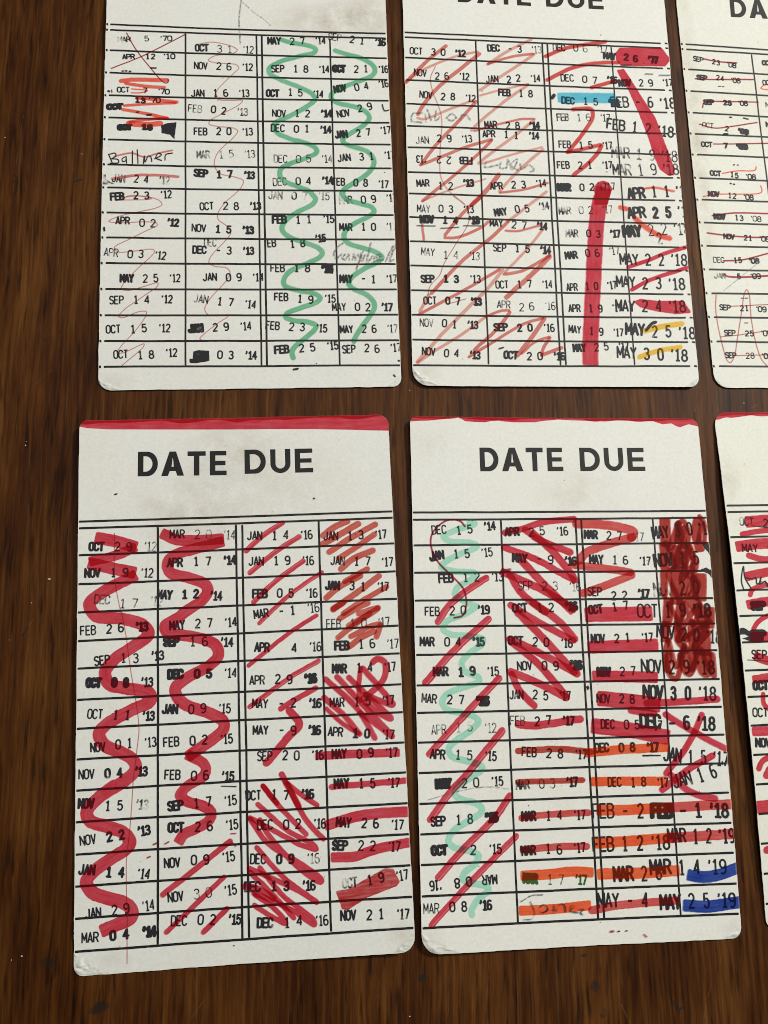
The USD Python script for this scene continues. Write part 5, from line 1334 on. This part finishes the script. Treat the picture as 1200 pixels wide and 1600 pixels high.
def build_card(key):
    D = CARDS[key]; x, y, a = D['pose']
    path = thing('date_due_card', LABELS[key], 'card', None, (x * MM, y * MM, 0), a)
    C = Card(key, path, D['lift']); seed = sum(map(ord, key)) * 13
    # the card: a sheet with worn round corners, bent as it lies
    rd = RADII.get(key, (1.9, 1.9, 1.9, 1.9)); o = []   # corner radii: upper right, upper left, lower left, lower right
    for q_, (sx, sy) in enumerate(((1, 1), (-1, 1), (-1, -1), (1, -1))): o += arc(sx * (W / 2 - rd[q_]), sy * (H / 2 - rd[q_]), rd[q_], rd[q_], 90 * q_, 90 * q_ + 90, 9)
    o = Polygon(o)
    o = rough_edge(rough_edge(o, .12, seed, .8, .3), .05, seed + 3, .5, 1.6)
    v, f = triangulate(o, None)
    ms = trimesh.creation.extrude_polygon(o, 1.0, engine='earcut')
    v, f = trimesh.remesh.subdivide_to_size(ms.vertices, ms.faces, max_edge=3.2, max_iter=14)
    z = lift(D['lift'], v[:, 0], v[:, 1])
    # dog-eared, softened lower corners
    for k_, (cx, cy) in enumerate(((-W / 2, -H / 2), (W / 2, -H / 2))):
        dd = np.hypot(v[:, 0] - cx, v[:, 1] - cy)
        z += np.clip(1 - dd / 7.0, 0, 1) ** 2 * .0
    p = np.c_[v[:, 0], v[:, 1], z + np.where(v[:, 2] > .5, TH, 0.02)]
    part(path, 'card_sheet', p * MM, f, PAPERS[key], smooth=False)
    # soft, crumpled corners
    for sx, sy, lx, ly in WORN.get(key, ()):
        g = o.intersection(Polygon([(sx * W / 2 * 1.1, sy * H / 2 * 1.1), (sx * (W / 2 - lx), sy * H / 2 * 1.1), (sx * (W / 2 - lx), sy * (H / 2)), (sx * (W / 2 - lx * .55), sy * (H / 2 - ly * .45)), (sx * W / 2, sy * (H / 2 - ly)), (sx * W / 2 * 1.1, sy * (H / 2 - ly))]))
        g = rough_edge(g, .25, seed, .5, .8).intersection(o.buffer(-.03))
        v, f = triangulate(g, .35)
        if v is None: continue
        e = np.array([g.boundary.distance(Point(q)) for q in v]); nz = np.abs(meshkit.fbm(np.c_[v * (.45, .8), np.full(len(v), seed)], 2, seed) - .5)
        part(path, 'worn_corner', np.c_[v, lift(D['lift'], v[:, 0], v[:, 1]) + TH + .008 + np.clip(e / .9, 0, 1) * nz * 1.3] * MM, f, WORN_PAPER, smooth=True)
    # stains
    for sx, sy, rx, ry, k in STAINS.get(key, ()):
        g = rough_edge(affinity.scale(Point(sx, sy).buffer(1, 16), rx, ry), min(rx, ry) * .18, seed, 1.0, .15)
        C.ink('stain', g, .004, STAIN, lambda q, sx=sx, sy=sy, rx=rx, ry=ry, k=k: np.c_[k * np.clip(1 - np.hypot((q[:, 0] - sx) / rx, (q[:, 1] - sy) / ry), 0, 1), q[:, 0] * 0], 1.2)
    # printed form
    for k, (kind, w, x0, y0, x1, y1) in enumerate(D['lines']):
        pth = wobble(np.linspace((x0, y0), (x1, y1), 40), .10, seed + k, .12)
        C.ink('ruled_line' if kind == 'h' else 'column_line', rough_edge(LineString(pth).buffer(w * .76, cap_style='flat'), .035, seed + k, .5, 1.6), .012 if kind == 'h' else .014, PRINT, None, 3.0)
    for word, x0, y0, x1, y1 in D['titles']:
        g = title_shape(word, math.hypot(x1 - x0, y1 - y0), 6.15)
        g = affinity.translate(affinity.rotate(g, math.degrees(math.atan2(y1 - y0, x1 - x0)), origin=(0, 0)), x0, y0)
        C.ink('printed_word', g, .012, PRINT, None, 2.5)
    if 'band' in D:
        b = np.array(D['band']).reshape(-1, 2); b = b[np.argsort(b[:, 0])]
        g = Polygon([(-W / 2 - 1, H / 2 + 1), *[(-W / 2 - 1, b[0, 1]), *map(tuple, b), (W / 2 + 1, b[-1, 1])], (W / 2 + 1, H / 2 + 1)]).buffer(0)
        C.inner, keep = o.buffer(-.01), C.inner
        C.ink('red_top_edge', g, .010, MARKER['R'], lambda q: np.c_[q[:, 0] + 40, (q[:, 1] - 60.5) * .5], 2.0)
        top = wobble(np.c_[np.linspace(-W / 2, W / 2, 60), np.full(60, H / 2)], 1.1, seed + 5, .16)
        C.ink('red_top_edge', Polygon([(-W / 2, H / 2 + 1), *map(tuple, top - (0, .6)), (W / 2, H / 2 + 1)]).buffer(0), .02, MARKER['R'], lambda q: np.c_[q[:, 0], (q[:, 1] - 62) * .3], 2.0)
        C.inner = keep
    # stamped dates
    for k, (mo, day, yr, style, x0, y0, x1, y1, dd) in enumerate(D['stamps']):
        Ln = math.hypot(x1 - x0, y1 - y0); ang = math.degrees(math.atan2(y1 - y0, x1 - x0)); gs = []; tone = []
        for which, g, t in stamp_shapes(mo, day, yr, style, Ln, seed * 31 + k):
            if which == 1: g = affinity.translate(g, 0, dd)
            g = affinity.translate(affinity.rotate(g, ang, origin=(0, 0)), x0, y0)
            gs.append(g); tone.append((g.bounds[0] - .05, g.bounds[2] + .05, t))
        if not gs: continue
        vs, fs, us, n = [], [], [], 0
        for g, (_, _, t) in zip(gs, tone):
            v, f = triangulate(g.intersection(C.inner), 2.5)
            if v is None: continue
            vs.append(v); fs.append(f + n); us.append(np.full(len(v), t)); n += len(v)
        if not vs: continue
        v, f, u = np.vstack(vs), np.vstack(fs), np.concatenate(us)
        z = lift(D['lift'], v[:, 0], v[:, 1]) + TH + .020 + .0006 * k
        lab = 'date stamped upside down' if x1 < x0 else 'date stamped in green ink' if 'g' in style else None
        part(path, 'date_stamp', np.c_[v, z] * MM, f, GREEN_INK if 'g' in style else INK, np.c_[u, u * 0 + k], lab)
    for k, (col, pts) in enumerate(D['polys']):
        P_ = np.array(pts).reshape(-1, 2); g = rough_edge(Polygon(P_).buffer(0), .12, seed + k)
        if col in ('R', 'K2', 'W'):
            ax = P_[np.argmax(np.linalg.norm(P_ - P_[0], axis=1))] - P_[0]; ax /= np.linalg.norm(ax)
            C.ink('marker_stroke', g.buffer(-.3).buffer(.3), .062 + k * .0005, MARKER[col], lambda q, ax=ax: np.c_[q @ ax, q @ np.array([-ax[1], ax[0]]) * .55 % 1.4 - .7], 1.4); continue
        C.ink('ink_smudge', g, .058 + k * .001, INK, lambda q, t=(.8 if col == 'I' else .3): np.c_[np.full(len(q), t), q[:, 0] * 0], 2.5)
    # pen and marker strokes, each a film a little above the one before
    for k, (col, w, pts) in enumerate(D['strokes']):
        w *= {'R': 1.10, 'V': 1.1, 'S': 1.08, 'Q': 1.06, 'G': 1.0, 'M': 1.10, 'K': 1.12}.get(col, 1)
        pth = smooth_path(pts); thin = col in 'DrIpXj'
        pth = wobble(pth, .05 if thin else .10, seed + k, .5)
        g = LineString(pth).buffer(w / 2, quad_segs=5, cap_style='flat' if col == 'C' else 'square' if w > 1.9 and col in 'RKOB' else 'round')
        if w > 1.9 and col in 'RKOBCV': g = g.buffer(-.35).buffer(.7).buffer(-.35)
        if thin: g = LineString(pth).buffer(max(w, .19) / 2, quad_segs=2)
        else: g = rough_edge(g, min(.11, w * .06), seed + k, .4, 1.8)
        z = .066 + k * .0022
        if col == 'j':
            C.ink('pencil_stroke', g, z, INK, lambda q: np.c_[np.full(len(q), .30), q[:, 0] * 0], 2.0)
        elif col == 'I':
            C.ink('pen_stroke', g, z, INK, lambda q: np.c_[np.full(len(q), .85), q[:, 0] * 0], 2.0)
        elif col == 'p':
            C.ink('pencil_stroke', g, z, PENCIL, None, 2.0)
        else:
            C.ink('pen_line' if thin else 'marker_stroke', g, z, MARKER[col], stroke_uv(pth, w / 2), 1.4)
    # stray specks of ink
    q = []
    r = random.Random(seed)
    for _ in range(26):
        px_, py_ = r.uniform(-W / 2 + 2, W / 2 - 2), r.uniform(-H / 2 + 3, H / 2 - 6); s_ = r.choice((.06, .06, .08, .09, .13))
        q.append(affinity.rotate(affinity.scale(Point(px_, py_).buffer(s_, 2), r.uniform(.7, 2.2), 1), r.uniform(0, 180)))
    C.ink('ink_specks', union_all(q), .019, INK, lambda q: np.c_[np.full(len(q), .5), q[:, 0] * 0], None, kind='stuff')


# stains: centre, radii (mm), strength
STAINS = {'BL': [(-12, 40, 17, 13, 1.1), (-2, 55, 16, 10, .9), (10, 46, 20, 16, .5), (-30, -61, 5, 3, .5), (35, -60, 4, 4, .6)],
          'TL': [(22, 42, 20, 7, 1.2), (32, 46, 14, 9, 1.0), (-34, -61.5, 6, 3, .5)],
          'TM': [(-34, -60, 5, 4, .5), (20, -10, 20, 30, .25)],
          'TR': [(-36, 10, 3.5, 60, 1.0), (0, 20, 40, 40, .25)],
          'BM': [(5, 44, 14, 10, .45), (-33, 57, 8, 8, .35), (-36, -60, 4, 4, .6), (36, -61, 4, 3, .6), (0, -20, 36, 40, .25)],
          'BR': [(-36, 42, 4, 14, .8)]}
WORN = {'BL': [(-1, -1, 8.5, 5), (1, -1, 5.5, 4.5)], 'BM': [(-1, -1, 9, 4.5), (1, -1, 5, 3.2)], 'TL': [(-1, -1, 6, 3), (1, -1, 4, 3)], 'TM': [(-1, -1, 7, 5), (1, -1, 4, 2.5)], 'TR': [(-1, -1, 5, 3)]}
WORN_PAPER = make_paper('worn_paper', (0.70, 0.71, 0.67), (0.60, 0.60, 0.54))
RADII = {'TM': (2, 2, 4.2, 2.6), 'TL': (2, 2, 3.2, 2.4), 'BM': (2.2, 1.8, 4.0, 2.4), 'BL': (2.6, 2.0, 2.2, 3.4), 'TR': (2, 2, 4, 2), 'BR': (2, 3.4, 2, 2)}
for key in CARDS:
    build_card(key)
